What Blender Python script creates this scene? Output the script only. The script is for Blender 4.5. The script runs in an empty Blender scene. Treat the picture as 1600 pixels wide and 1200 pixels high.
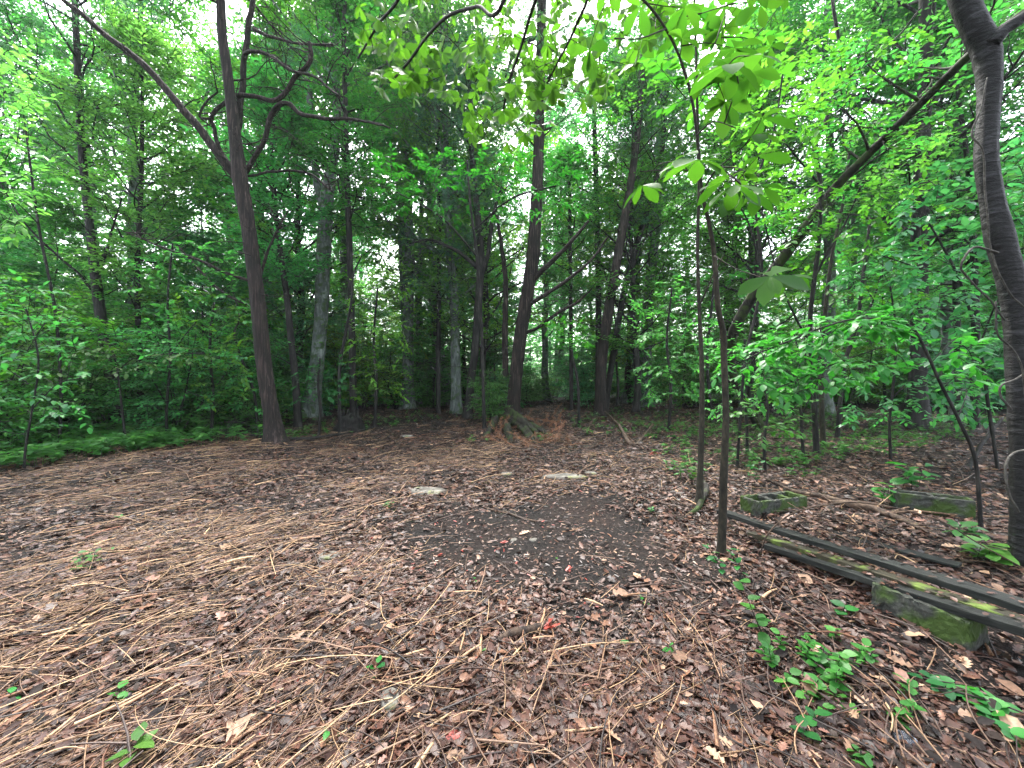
import bpy, bmesh, math
import numpy as np
from mathutils import Vector

# ------------------------------------------------------------------ camera, sky, sun, exposure
scene = bpy.context.scene
COL = scene.collection
F = 625.0            # focal length in photo pixels (1600 wide)
CAMZ = 1.5
PITCH = math.radians(-0.92)
cam_data = bpy.data.cameras.new("camera")
cam_data.lens = F / 1600 * 36
cam_data.sensor_width = 36
cam_data.clip_start = 0.05
cam_data.clip_end = 600
cam = bpy.data.objects.new("camera", cam_data)
COL.objects.link(cam)
cam.location = (0, 0, CAMZ)
cam.rotation_euler = (math.radians(90) + PITCH, 0, 0)
scene.camera = cam

SUN_EL, SUN_AZ = math.radians(62), math.radians(-12)     # azimuth from +Y towards +X
w = bpy.data.worlds.new("World")
scene.world = w
w.use_nodes = True
nt = w.node_tree
bg = nt.nodes["Background"]
sky = nt.nodes.new("ShaderNodeTexSky")
sky.sky_type = 'NISHITA'
sky.sun_disc = False
sky.sun_elevation = SUN_EL
sky.sun_rotation = SUN_AZ
sky.air_density = 1.0
sky.dust_density = 4.0
sky.ozone_density = 1.0
hs = nt.nodes.new("ShaderNodeHueSaturation")
hs.inputs['Saturation'].default_value = 0.35
hs.inputs['Value'].default_value = 1.0
nt.links.new(sky.outputs[0], hs.inputs['Color'])
nt.links.new(hs.outputs[0], bg.inputs['Color'])
bg.inputs['Strength'].default_value = 0.15
sd = bpy.data.lights.new("sun", 'SUN')
sd.energy = 1.5
sd.angle = math.radians(25)
sd.color = (1.0, 0.97, 0.92)
sun = bpy.data.objects.new("sun", sd)
COL.objects.link(sun)
sv = Vector((math.sin(SUN_AZ) * math.cos(SUN_EL), math.cos(SUN_AZ) * math.cos(SUN_EL), math.sin(SUN_EL)))
sun.rotation_euler = sv.to_track_quat('Z', 'Y').to_euler()
vs = scene.view_settings
vs.view_transform = 'Standard'
vs.look = 'None'
vs.gamma = 1
vs.exposure = 3.35
scene.cycles.max_bounces = 9
scene.cycles.diffuse_bounces = 6
scene.cycles.glossy_bounces = 2
scene.cycles.transmission_bounces = 7
scene.cycles.use_denoising = True

# ------------------------------------------------------------------ numeric helpers
R = np.random.default_rng(7)


def P(px, py, Y):
    """world point that sits at depth Y behind photo pixel (px, py)"""
    a, b = (px - 800) / F, (600 - py) / F
    c, s = math.cos(PITCH), math.sin(PITCH)
    dy, dz = c - b * s, s + b * c
    t = Y / dy
    return np.array([a * t, Y, CAMZ + dz * t])


def gz(x, y):
    x = np.asarray(x, float); y = np.asarray(y, float)
    far = np.clip((np.hypot(x, y) - 2) / 10, 0, 1)
    h = 0.05 * np.sin(0.9 * x + 0.6) * np.cos(0.7 * y + 1.1) * (0.4 + far)
    h = h + 0.025 * np.sin(2.3 * x - 1.4 * y) + 0.018 * np.sin(1.7 * x + 3.1 * y + 2)
    h = h + 0.05 * np.exp(-((x + 0.9) ** 2 + (y - 2.7) ** 2) / 0.5)
    h = h - 0.05 * np.exp(-((x - 0.2) ** 2 + (y - 3.9) ** 2) / 1.2)
    return h


def G(px, py, dz=0.0):
    """ground point seen at photo pixel"""
    b = (600 - py) / F
    c, s = math.cos(PITCH), math.sin(PITCH)
    dy, dz0 = c - b * s, s + b * c
    t = CAMZ / -dz0
    for _ in range(4):
        x, y = (px - 800) / F * t, dy * t
        t = (CAMZ - float(gz(x, y))) / -dz0
    return np.array([x, y, float(gz(x, y)) + dz])


def topx(x, y, z=0.0):
    c, s = math.cos(PITCH), math.sin(PITCH)
    zz = z - CAMZ
    d = y * c + zz * s
    u = -y * s + zz * c
    return 800 + F * x / d, 600 - F * u / d


def unit(v):
    v = np.asarray(v, float)
    n = np.linalg.norm(v, axis=-1, keepdims=True)
    return v / np.maximum(n, 1e-9)


def vnoise(x, y, seed=0, oct=3):
    """cheap smooth pseudo noise in -1..1"""
    r = np.random.default_rng(seed)
    out = np.zeros(np.broadcast(x, y).shape); amp = 1; tot = 0; f = 1.0
    for _ in range(oct):
        for k in range(4):
            a = r.uniform(0, 6.28)
            q = f * r.uniform(0.7, 1.4)
            out = out + amp * np.sin(q * (x * math.cos(a) + y * math.sin(a)) + r.uniform(0, 6.28))
        tot += amp * 2.2; amp *= .55; f *= 2.1
    return np.clip(out / tot, -1, 1)


class MB:
    def __init__(self):
        self.v = []; self.q = []; self.t = []; self.n = 0

    def add(self, v, q=None, t=None):
        v = np.asarray(v, float).reshape(-1, 3)
        if q is not None and len(q): self.q.append(np.asarray(q, np.int64).reshape(-1, 4) + self.n)
        if t is not None and len(t): self.t.append(np.asarray(t, np.int64).reshape(-1, 3) + self.n)
        self.v.append(v); self.n += len(v)
        return self

    def build(self, name, mat, parent=None, smooth=False, origin=None):
        V = np.concatenate(self.v) if self.v else np.zeros((0, 3))
        if origin is not None: V = V - np.asarray(origin, float)
        Q = np.concatenate(self.q) if self.q else np.zeros((0, 4), np.int64)
        T = np.concatenate(self.t) if self.t else np.zeros((0, 3), np.int64)
        me = bpy.data.meshes.new(name)
        me.vertices.add(len(V)); me.vertices.foreach_set('co', V.astype(np.float32).ravel())
        loops = np.concatenate([Q.ravel(), T.ravel()]).astype(np.int32)
        me.loops.add(len(loops)); me.loops.foreach_set('vertex_index', loops)
        tot = np.concatenate([np.full(len(Q), 4), np.full(len(T), 3)]).astype(np.int32)
        st = np.concatenate([[0], np.cumsum(tot)[:-1]]).astype(np.int32)
        me.polygons.add(len(tot)); me.polygons.foreach_set('loop_start', st)
        me.polygons.foreach_set('loop_total', tot)
        if smooth: me.polygons.foreach_set('use_smooth', np.ones(len(tot), bool))
        me.update(calc_edges=True)
        me.materials.append(mat)
        o = bpy.data.objects.new(name, me)
        COL.objects.link(o)
        if parent is not None: o.parent = parent
        return o


def tag(o, label=None, cat=None, group=None, kind=None):
    if label: o['label'] = label
    if cat: o['category'] = cat
    if group: o['group'] = group
    if kind: o['kind'] = kind
    return o


def thing(name, label, cat, loc=(0, 0, 0), group=None):
    o = bpy.data.objects.new(name, None)
    o.empty_display_size = 0.1
    COL.objects.link(o)
    o.location = [float(c) for c in loc]
    return tag(o, label, cat, group)


def copy_tree(o):
    c = o.copy(); COL.objects.link(c)
    for ch in o.children:
        d = ch.copy(); COL.objects.link(d); d.parent = c
    return c


def smoothline(pts, rad, step):
    """Catmull-Rom resample"""
    pts = np.asarray(pts, float); rad = np.asarray(rad, float)
    n = len(pts)
    if n < 3:
        L = np.linalg.norm(pts[-1] - pts[0]); k = max(2, int(L / step) + 1)
        t = np.linspace(0, 1, k)[:, None]
        return pts[0] * (1 - t) + pts[-1] * t, rad[0] * (1 - t[:, 0]) + rad[-1] * t[:, 0]
    ext = np.vstack([2 * pts[0] - pts[1], pts, 2 * pts[-1] - pts[-2]])
    op, orr = [], []
    for i in range(n - 1):
        p0, p1, p2, p3 = ext[i:i + 4]
        k = max(2, int(np.linalg.norm(p2 - p1) / step) + 1)
        t = (np.arange(k) / k)[:, None]
        op.append(0.5 * (2 * p1 + (p2 - p0) * t + (2 * p0 - 5 * p1 + 4 * p2 - p3) * t ** 2 + (3 * p1 - p0 - 3 * p2 + p3) * t ** 3))
        orr.append(rad[i] * (1 - t[:, 0]) + rad[i + 1] * t[:, 0])
    op.append(pts[-1:]); orr.append(rad[-1:])
    return np.vstack(op), np.concatenate(orr)


def tube(mb, pts, rad, n=8, step=None, rough=0.0, ridge=0.0, seed=0, flare=0.0, wob=0.0):
    pts = np.asarray(pts, float); rad = np.asarray(rad, float)
    if step is not None:
        pts, rad = smoothline(pts, rad, step)
    k = len(pts)
    r = np.random.default_rng(seed)
    if wob:
        s = np.arange(k)[:, None] * 0.9
        pts = pts + wob * np.sin(s * r.uniform(.3, .9, (1, 3)) + r.uniform(0, 6, (1, 3))) * np.minimum(1, np.arange(k)[:, None] / 3)
    tan = unit(np.gradient(pts, axis=0))
    ref = np.array([0, 1.0, 0.0]) if abs(tan[0][1]) < .9 else np.array([1.0, 0, 0])
    A = np.zeros((k, 3)); a = unit(np.cross(tan[0], ref))
    for i in range(k):
        a = a - tan[i] * np.dot(a, tan[i]); a = a / max(1e-9, np.linalg.norm(a)); A[i] = a
    B = np.cross(tan, A)
    th = np.linspace(0, 2 * math.pi, n, endpoint=False)
    rr = rad[:, None] * np.ones((1, n))
    if ridge:
        L = np.cumsum(np.concatenate([[0], np.linalg.norm(np.diff(pts, axis=0), axis=1)]))
        ph = r.uniform(0, 6.28, 4)
        sh = sum(np.sin(m * th[None, :] + ph[j] + 1.1 * np.sin(L[:, None] * (.7 + .4 * j) + ph[j])) / (1 + j * .3) for j, m in enumerate((3, 5, 7, 11)))
        rr = rr * (1 + ridge * sh / 2)
    if rough:
        rr = rr * (1 + rough * r.normal(size=(k, n)))
    if flare:
        dz = pts[:, 2] - pts[0, 2]
        fl = flare * np.exp(-np.maximum(dz, 0) / (rad[0] * 1.6 + 1e-6))[:, None]
        rr = rr * (1 + fl * (0.75 + 0.5 * np.sin(4 * th[None, :] + r.uniform(0, 6)) ** 2))
    V = pts[:, None] + rr[..., None] * (np.cos(th)[None, :, None] * A[:, None] + np.sin(th)[None, :, None] * B[:, None])
    i = np.arange(k - 1)[:, None] * n; j = np.arange(n)[None, :]; j2 = (j + 1) % n
    q = np.stack([i + j, i + j2, i + n + j2, i + n + j], -1).reshape(-1, 4)
    V = V.reshape(-1, 3)
    c0, c1 = len(V), len(V) + 1
    V = np.vstack([V, pts[0], pts[-1] + tan[-1] * rad[-1] * .5])
    jj = np.arange(n); jn = (jj + 1) % n
    t0 = np.stack([np.full(n, c0), jn, jj], -1)
    t1 = np.stack([np.full(n, c1), (k - 1) * n + jj, (k - 1) * n + jn], -1)
    mb.add(V, q, np.vstack([t0, t1]))
    return pts


# ---- leaf templates: (verts, quads, tris); y along the leaf, x across, z up
def strip_leaf(ys, ws, zs=None, cup=0.18, droop=0.15):
    ys = list(ys); n = len(ys)
    V = []; Q = []; T = []
    for i, (y, w_) in enumerate(zip(ys, ws)):
        z = -droop * y * y
        V += [(0, y, z), (-w_, y - 0.02, z + cup * w_), (w_, y - 0.02, z + cup * w_)]
    V = [(0, 0, 0)] + V + [(0, 1, -droop)]
    last = len(V) - 1
    T += [(0, 1, 2), (0, 3, 1)]
    for i in range(n - 1):
        a = 1 + 3 * i; b = a + 3
        Q += [(a, b, b + 1, a + 1), (a, a + 2, b + 2, b)]
    a = 1 + 3 * (n - 1)
    T += [(a, last, a + 1), (a, a + 2, last)]
    return np.array(V, float), np.array(Q), np.array(T)


T_DIA = (np.array([(0, 0, 0), (-.27, .45, .05), (0, 1, -.1), (.27, .45, .05)], float), None, np.array([(0, 2, 1), (0, 3, 2)]))
T_OVATE = strip_leaf([.2, .5, .8], [.20, .28, .16])
T_OBOV = strip_leaf([.25, .45, .68, .88], [.10, .19, .25, .17], droop=.22)
T_BROAD = strip_leaf([.12, .3, .55, .78, .92], [.2, .33, .36, .25, .12], droop=.12, cup=.12)
T_HICK = strip_leaf([.12, .32, .55, .76, .91], [.05, .13, .22, .22, .11], droop=.25, cup=.2)
T_SLIM = strip_leaf([.3, .65], [.05, .045], droop=.05)
T_NEED = (np.array([(0, 0, 0), (-.05, .5, .0), (0, 1, 0), (.05, .5, 0),
                    (0, .2, 0), (-.35, .75, .12), (-.30, .85, .1),
                    (0, .35, 0), (.36, .9, -.1), (.28, .97, -.1),
                    (0, .3, 0), (.1, .8, .3), (.18, .84, .28)], float), None,
          np.array([(0, 2, 1), (0, 3, 2), (4, 6, 5), (7, 8, 9), (10, 11, 12)]))
T_LOBE = strip_leaf([.1, .22, .32, .45, .55, .68, .78, .9], [.05, .2, .08, .3, .12, .27, .12, .14], cup=.35, droop=-.15)
T_CURL = strip_leaf([.2, .5, .8], [.20, .30, .13], cup=.45, droop=-.22)
T_CURL2 = strip_leaf([.15, .4, .7], [.22, .17, .28], cup=-.25, droop=.25)
T_TORN = strip_leaf([.1, .35, .5, .85], [.30, .14, .34, .20], cup=.2, droop=.1)
T_CHIP = (np.array([(-.1, 0, 0), (.09, .05, .02), (.14, .9, .06), (-.07, 1, .02), (0, .5, .12)], float), None,
          np.array([(0, 1, 4), (1, 2, 4), (2, 3, 4), (3, 0, 4)]))


def prism(segs, wdt, bend, bumpz=0.0):
    V = []; Q = []
    for i in range(segs + 1):
        t = i / segs; x = bend * math.sin(t * math.pi); wd = wdt * (1 - .5 * t)
        z = bumpz * math.sin(t * math.pi)
        V += [(x - wd, t, z), (x, t, z + wd * 1.5), (x + wd, t, z)]
    for i in range(segs):
        a = 3 * i; b = a + 3
        Q += [(a, a + 1, b + 1, b), (a + 1, a + 2, b + 2, b + 1), (a + 2, a, b, b + 2)]
    return np.array(V, float), np.array(Q), None


T_TWIG = prism(1, .011, 0)
T_STRAW = [prism(3, .011, .05), prism(4, .008, -.09, .03), prism(3, .014, .02)]
T_STICK = [prism(4, .018, .04, .02), prism(5, .014, -.07, .03)]


def batch(mb, Pp, D, N, S, tmpl, rng=None):
    Tv, Tq, Tt = tmpl
    Pp = np.asarray(Pp, float); n = len(Pp)
    if n == 0: return
    D = unit(D); X = unit(np.cross(D, N)); N2 = np.cross(X, D)
    S = np.broadcast_to(np.asarray(S, float), (n,))[:, None, None]
    V = Pp[:, None] + S * (Tv[None, :, 0:1] * X[:, None] + Tv[None, :, 1:2] * D[:, None] + Tv[None, :, 2:3] * N2[:, None])
    k = len(Tv); off = (np.arange(n) * k)[:, None, None]
    q = (Tq[None] + off).reshape(-1, 4) if Tq is not None else None
    t = (Tt[None] + off).reshape(-1, 3) if Tt is not None else None
    mb.add(V.reshape(-1, 3), q, t)


# ------------------------------------------------------------------ materials
def newmat(name):
    m = bpy.data.materials.new(name); m.use_nodes = True
    n = m.node_tree; n.nodes.clear()
    out = n.nodes.new('ShaderNodeOutputMaterial')
    return m, n, out


def ramp(n, cols, pos=None, interp='LINEAR'):
    r = n.nodes.new('ShaderNodeValToRGB'); r.color_ramp.interpolation = interp
    e = r.color_ramp.elements
    pos = pos or [i / (len(cols) - 1) for i in range(len(cols))]
    while len(e) < len(cols): e.new(.5)
    for i, (c, p_) in enumerate(zip(cols, pos)):
        e[i].position = p_; e[i].color = (*c, 1)
    return r


def leaf_mat(name, cols, trans, tfac=0.45, rough=0.42, spec=0.5, objvar=0.06):
    m, n, out = newmat(name)
    geo = n.nodes.new('ShaderNodeNewGeometry')
    r = ramp(n, cols)
    n.links.new(geo.outputs['Random Per Island'], r.inputs[0])
    oi = n.nodes.new('ShaderNodeObjectInfo')
    h = n.nodes.new('ShaderNodeHueSaturation')
    mr = n.nodes.new('ShaderNodeMapRange')
    mr.inputs[3].default_value = 0.5 - objvar * .5; mr.inputs[4].default_value = 0.5 + objvar * .5
    n.links.new(oi.outputs['Random'], mr.inputs[0]); n.links.new(mr.outputs[0], h.inputs['Hue'])
    mv = n.nodes.new('ShaderNodeMapRange')
    mv.inputs[3].default_value = 0.75; mv.inputs[4].default_value = 1.3
    mul = n.nodes.new('ShaderNodeMath'); mul.operation = 'MULTIPLY'; mul.inputs[1].default_value = 7.31
    fr = n.nodes.new('ShaderNodeMath'); fr.operation = 'FRACT'
    n.links.new(oi.outputs['Random'], mul.inputs[0]); n.links.new(mul.outputs[0], fr.inputs[0])
    n.links.new(fr.outputs[0], mv.inputs[0]); n.links.new(mv.outputs[0], h.inputs['Value'])
    n.links.new(r.outputs[0], h.inputs['Color'])
    b = n.nodes.new('ShaderNodeBsdfPrincipled')
    b.inputs['Roughness'].default_value = rough
    b.inputs['Specular IOR Level'].default_value = spec
    n.links.new(h.outputs[0], b.inputs['Base Color'])
    tr = n.nodes.new('ShaderNodeBsdfTranslucent')
    mx = n.nodes.new('ShaderNodeMixRGB'); mx.blend_type = 'MULTIPLY'; mx.inputs[0].default_value = 1
    mx.inputs[2].default_value = (*trans, 1)
    n.links.new(h.outputs[0], mx.inputs[1]); n.links.new(mx.outputs[0], tr.inputs['Color'])
    ms = n.nodes.new('ShaderNodeMixShader'); ms.inputs[0].default_value = tfac
    n.links.new(b.outputs[0], ms.inputs[1]); n.links.new(tr.outputs[0], ms.inputs[2])
    n.links.new(ms.outputs[0], out.inputs[0])
    return m


def bark_mat(name, dark, mid, light, sc=(18, 18, 2.2), bump=0.6, moss=None, mossamt=0.0, rough=.85, spec=.25):
    m, n, out = newmat(name)
    tc = n.nodes.new('ShaderNodeTexCoord')
    mp = n.nodes.new('ShaderNodeMapping'); mp.inputs['Scale'].default_value = sc
    n.links.new(tc.outputs['Object'], mp.inputs[0])
    n1 = n.nodes.new('ShaderNodeTexNoise'); n1.inputs['Scale'].default_value = 1; n1.inputs['Detail'].default_value = 6
    n1.inputs['Roughness'].default_value = .65; n1.inputs['Distortion'].default_value = .4
    n.links.new(mp.outputs[0], n1.inputs['Vector'])
    r = ramp(n, [dark, mid, light], [.36, .52, .68])
    n.links.new(n1.outputs[0], r.inputs[0])
    n2 = n.nodes.new('ShaderNodeTexNoise'); n2.inputs['Scale'].default_value = 2.2; n2.inputs['Detail'].default_value = 4
    n.links.new(tc.outputs['Object'], n2.inputs['Vector'])
    col = r.outputs[0]
    r2 = ramp(n, [(.55, .55, .55), (1.25, 1.25, 1.25)], [.35, .65])
    n.links.new(n2.outputs[0], r2.inputs[0])
    mm = n.nodes.new('ShaderNodeMixRGB'); mm.blend_type = 'MULTIPLY'; mm.inputs[0].default_value = .8
    n.links.new(col, mm.inputs[1]); n.links.new(r2.outputs[0], mm.inputs[2]); col = mm.outputs[0]
    if moss:
        n3 = n.nodes.new('ShaderNodeTexNoise'); n3.inputs['Scale'].default_value = 5; n3.inputs['Detail'].default_value = 8
        n.links.new(tc.outputs['Object'], n3.inputs['Vector'])
        r3 = ramp(n, [(0, 0, 0), (1, 1, 1)], [.62 - mossamt * .35, .72 - mossamt * .35])
        n.links.new(n3.outputs[0], r3.inputs[0])
        m3 = n.nodes.new('ShaderNodeMixRGB'); n.links.new(r3.outputs[0], m3.inputs[0])
        n.links.new(col, m3.inputs[1]); m3.inputs[2].default_value = (*moss, 1); col = m3.outputs[0]
    b = n.nodes.new('ShaderNodeBsdfPrincipled'); b.inputs['Roughness'].default_value = rough
    b.inputs['Specular IOR Level'].default_value = spec
    n.links.new(col, b.inputs['Base Color'])
    bp = n.nodes.new('ShaderNodeBump'); bp.inputs['Strength'].default_value = bump; bp.inputs['Distance'].default_value = .03
    n.links.new(n1.outputs[0], bp.inputs['Height']); n.links.new(bp.outputs[0], b.inputs['Normal'])
    n.links.new(b.outputs[0], out.inputs[0])
    return m


def piece_mat(name, cols, pos=None, rough=.6, spec=.4, interp='LINEAR', tfac=0.0):
    m, n, out = newmat(name)
    geo = n.nodes.new('ShaderNodeNewGeometry')
    r = ramp(n, cols, pos, interp)
    n.links.new(geo.outputs['Random Per Island'], r.inputs[0])
    tc = n.nodes.new('ShaderNodeTexCoord')
    nn = n.nodes.new('ShaderNodeTexNoise'); nn.inputs['Scale'].default_value = 60; nn.inputs['Detail'].default_value = 3
    n.links.new(tc.outputs['Object'], nn.inputs['Vector'])
    r2 = ramp(n, [(.6, .6, .6), (1.3, 1.3, 1.3)], [.3, .7]); n.links.new(nn.outputs[0], r2.inputs[0])
    mm = n.nodes.new('ShaderNodeMixRGB'); mm.blend_type = 'MULTIPLY'; mm.inputs[0].default_value = .8
    n.links.new(r.outputs[0], mm.inputs[1]); n.links.new(r2.outputs[0], mm.inputs[2])
    b = n.nodes.new('ShaderNodeBsdfPrincipled'); b.inputs['Roughness'].default_value = rough
    b.inputs['Specular IOR Level'].default_value = spec
    n.links.new(mm.outputs[0], b.inputs['Base Color'])
    n.links.new(b.outputs[0], out.inputs[0])
    return m


M = {}
M['leaf_mid'] = leaf_mat('leaf_mid', [(.028, .14, .030), (.046, .19, .038), (.074, .245, .044)], (1.25, 1.4, .8), tfac=.52, spec=.3)
M['leaf_far'] = leaf_mat('leaf_far', [(.038, .155, .040), (.062, .215, .050), (.098, .285, .056)], (1.25, 1.4, .85), tfac=.55, spec=.3)
M['leaf_bright'] = leaf_mat('leaf_bright', [(.034, .135, .020), (.054, .185, .024), (.084, .235, .028)], (1.35, 1.4, .7), tfac=.58, spec=.3)
M['leaf_teal'] = leaf_mat('leaf_teal', [(.022, .12, .052), (.036, .165, .068), (.060, .215, .08)], (1.2, 1.4, .8), tfac=.5, rough=.4, spec=.45)
M['leaf_big'] = leaf_mat('leaf_big', [(.018, .066, .008), (.028, .087, .010), (.038, .108, .012)], (1.4, 1.45, .7), tfac=.58, spec=.3, objvar=.02)
M['cedar'] = leaf_mat('cedar_needles', [(.028, .11, .05), (.045, .15, .065), (.07, .20, .085)], (1.2, 1.3, .9), tfac=.4, rough=.6)
M['cedar_dead'] = piece_mat('dead_cedar_sprays', [(.08, .03, .014), (.17, .07, .032), (.11, .055, .03)], rough=.8)
M['seedling'] = leaf_mat('seedling_leaf', [(.015, .085, .014), (.025, .12, .018), (.040, .155, .022)], (1.3, 1.4, .7), tfac=.45, rough=.45, spec=.3)
M['bark_cedar'] = bark_mat('bark_cedar', (0.0034, 0.0024, 0.0020), (0.0119, 0.0081, 0.0068), (0.0578, 0.0408, 0.0348), sc=(30, 30, 1.6), bump=1.0)
M['bark_dark'] = bark_mat('bark_dark', (0.0030, 0.0030, 0.0030), (0.0093, 0.0081, 0.0072), (0.0357, 0.0323, 0.0289), sc=(14, 14, 3))
M['bark_grey'] = bark_mat('bark_grey', (.034, .042, .038), (.080, .095, .088), (.16, .18, .165), sc=(9, 9, 3), moss=(.03, .055, .02), mossamt=.3)
M['bark_moss'] = bark_mat('bark_moss', (0.0034, 0.0030, 0.0026), (0.0127, 0.0102, 0.0076), (0.0340, 0.0289, 0.0221), sc=(14, 14, 5), moss=(0.0187, 0.0323, 0.0051), mossamt=.4)
M['bark_cherry'] = bark_mat('bark_cherry', (0.0016, 0.0016, 0.0016), (0.0061, 0.0058, 0.0061), (0.0289, 0.0289, 0.0310), sc=(7, 7, 24), bump=1.0, rough=.7, spec=.25)
M['stem'] = bark_mat('stem_bark', (0.0071, 0.0059, 0.0042), (0.0179, 0.0155, 0.0095), (0.0357, 0.0309, 0.0202), sc=(30, 30, 12), bump=.3)
M['vine'] = bark_mat('vine_bark', (0.0140, 0.0126, 0.0098), (0.0385, 0.0350, 0.0294), (0.0840, 0.0805, 0.0700), sc=(30, 30, 30), bump=.4)
M['deadwood'] = bark_mat('dead_wood', (0.0150, 0.0097, 0.0075), (0.0525, 0.0338, 0.0225), (0.1200, 0.0825, 0.0562), sc=(16, 16, 16), bump=.5)
M['palewood'] = bark_mat('pale_wood', (0.0425, 0.0238, 0.0153), (0.1105, 0.0680, 0.0408), (0.2295, 0.1530, 0.0935), sc=(24, 24, 24), bump=.4)

# ------------------------------------------------------------------ ground
gm, n, out = newmat('forest_soil')
tc = n.nodes.new('ShaderNodeTexCoord')


def noi(scale, det=8, rough=.6, dist=0.0):
    x = n.nodes.new('ShaderNodeTexNoise'); x.inputs['Scale'].default_value = scale; x.inputs['Detail'].default_value = det
    x.inputs['Roughness'].default_value = rough; x.inputs['Distortion'].default_value = dist
    n.links.new(tc.outputs['Object'], x.inputs['Vector']); return x


a1 = noi(1.2); a2 = noi(28, 10, .7); a3 = noi(140, 4, .6)
r1 = ramp(n, [(.004, .0036, .0034), (.0095, .0083, .0077), (.022, .0185, .0165)], [.32, .5, .7])
n.links.new(a2.outputs[0], r1.inputs[0])
vor = n.nodes.new('ShaderNodeTexVoronoi'); vor.inputs['Scale'].default_value = 42
n.links.new(tc.outputs['Object'], vor.inputs['Vector'])
rv = ramp(n, [(.006, .0045, .004), (.016, .011, .009), (.008, .006, .0055), (.03, .021, .017), (.012, .009, .008)], [0, .3, .5, .8, 1])
sepc = n.nodes.new('ShaderNodeSeparateColor'); n.links.new(vor.outputs['Color'], sepc.inputs[0])
n.links.new(sepc.outputs[0], rv.inputs[0])
mx1 = n.nodes.new('ShaderNodeMixRGB'); r3 = ramp(n, [(0, 0, 0), (1, 1, 1)], [.42, .58]); n.links.new(a1.outputs[0], r3.inputs[0])
n.links.new(r3.outputs[0], mx1.inputs[0]); n.links.new(r1.outputs[0], mx1.inputs[1]); n.links.new(rv.outputs[0], mx1.inputs[2])
bs = n.nodes.new('ShaderNodeBsdfPrincipled'); bs.inputs['Roughness'].default_value = .9; bs.inputs['Specular IOR Level'].default_value = .12
n.links.new(mx1.outputs[0], bs.inputs['Base Color'])
add = n.nodes.new('ShaderNodeMath'); add.operation = 'ADD'
n.links.new(a2.outputs[0], add.inputs[0]); n.links.new(a3.outputs[0], add.inputs[1])
bp = n.nodes.new('ShaderNodeBump'); bp.inputs['Strength'].default_value = .8; bp.inputs['Distance'].default_value = .02
n.links.new(add.outputs[0], bp.inputs['Height']); n.links.new(bp.outputs[0], bs.inputs['Normal'])
n.links.new(bs.outputs[0], out.inputs[0])
M['soil'] = gm

xs = np.sinh(np.linspace(-5.2, 5.2, 620)) * 1.6
ys = np.sinh(np.linspace(-3.6, 5.2, 520)) * 1.6 + 2.5
XX, YY = np.meshgrid(xs, ys)
ZZ = gz(XX, YY)
nr = np.clip(1 - (np.hypot(XX, YY - 2) - 8) / 12, 0, 1)
ZZ = ZZ + nr * (.012 * vnoise(XX * 9, YY * 9, 3, 3) + .006 * R.normal(size=XX.shape))
ny, nx = XX.shape
ii = (np.arange(ny - 1)[:, None] * nx + np.arange(nx - 1)[None, :])
quads = np.stack([ii, ii + 1, ii + nx + 1, ii + nx], -1).reshape(-1, 4)
g = MB().add(np.stack([XX, YY, ZZ], -1).reshape(-1, 3), quads).build('ground', M['soil'], smooth=True)
tag(g, 'bare dark forest soil of the clearing and wood floor', None, None, 'structure')

# clearing edge in photo pixels (anything rooted above this line is in the wood)
EDGE_X = [-2000, 0, 200, 400, 560, 700, 850, 1000, 1150, 1300, 1450, 1600, 3600]
EDGE_Y = [760, 728, 700, 682, 655, 642, 640, 640, 642, 642, 645, 648, 660]


def in_wood(x, y, pad=0):
    if y < .5: return False
    px, py = topx(x, y, 0)
    return py < np.interp(px, EDGE_X, EDGE_Y) - pad


# ------------------------------------------------------------------ plants: generators
def leaves_on(lm, base, dirs, lens, per, size, tmpl, rng, flat=.35, ang=55, sizej=.25, start=.15):
    """leaves alternating along straight twigs; all vectorised"""
    nT = len(base)
    if nT == 0: return
    t = np.linspace(start, 1, per)[None, :, None] + rng.uniform(-.04, .04, (nT, per, 1))
    Pp = base[:, None] + dirs[:, None] * lens[:, None, None] * t
    up = np.array([0, 0, 1.0]) + flat * rng.normal(size=(nT, per, 3))
    side = unit(np.cross(dirs[:, None], up))
    s = np.where(np.arange(per) % 2 == 0, 1, -1)[None, :, None]
    a = np.radians(ang + rng.uniform(-18, 18, (nT, per, 1)))
    a[:, -1] *= .15
    D = dirs[:, None] * np.cos(a) + side * s * np.sin(a) + .12 * rng.normal(size=(nT, per, 3))
    D[..., 2] -= .12
    S = size * rng.uniform(1 - sizej, 1 + sizej, (nT, per))
    batch(lm, Pp.reshape(-1, 3), D.reshape(-1, 3), up.reshape(-1, 3), S.ravel(), tmpl)


def bline(p, d, L, rng, k=5, wig=.15, lift=0.0):
    pts = [np.array(p, float)]; d = unit(d)
    for i in range(k):
        d = unit(d + wig * rng.normal(size=3) + np.array([0, 0, lift]))
        pts.append(pts[-1] + d * L / k)
    return np.array(pts)


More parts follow.
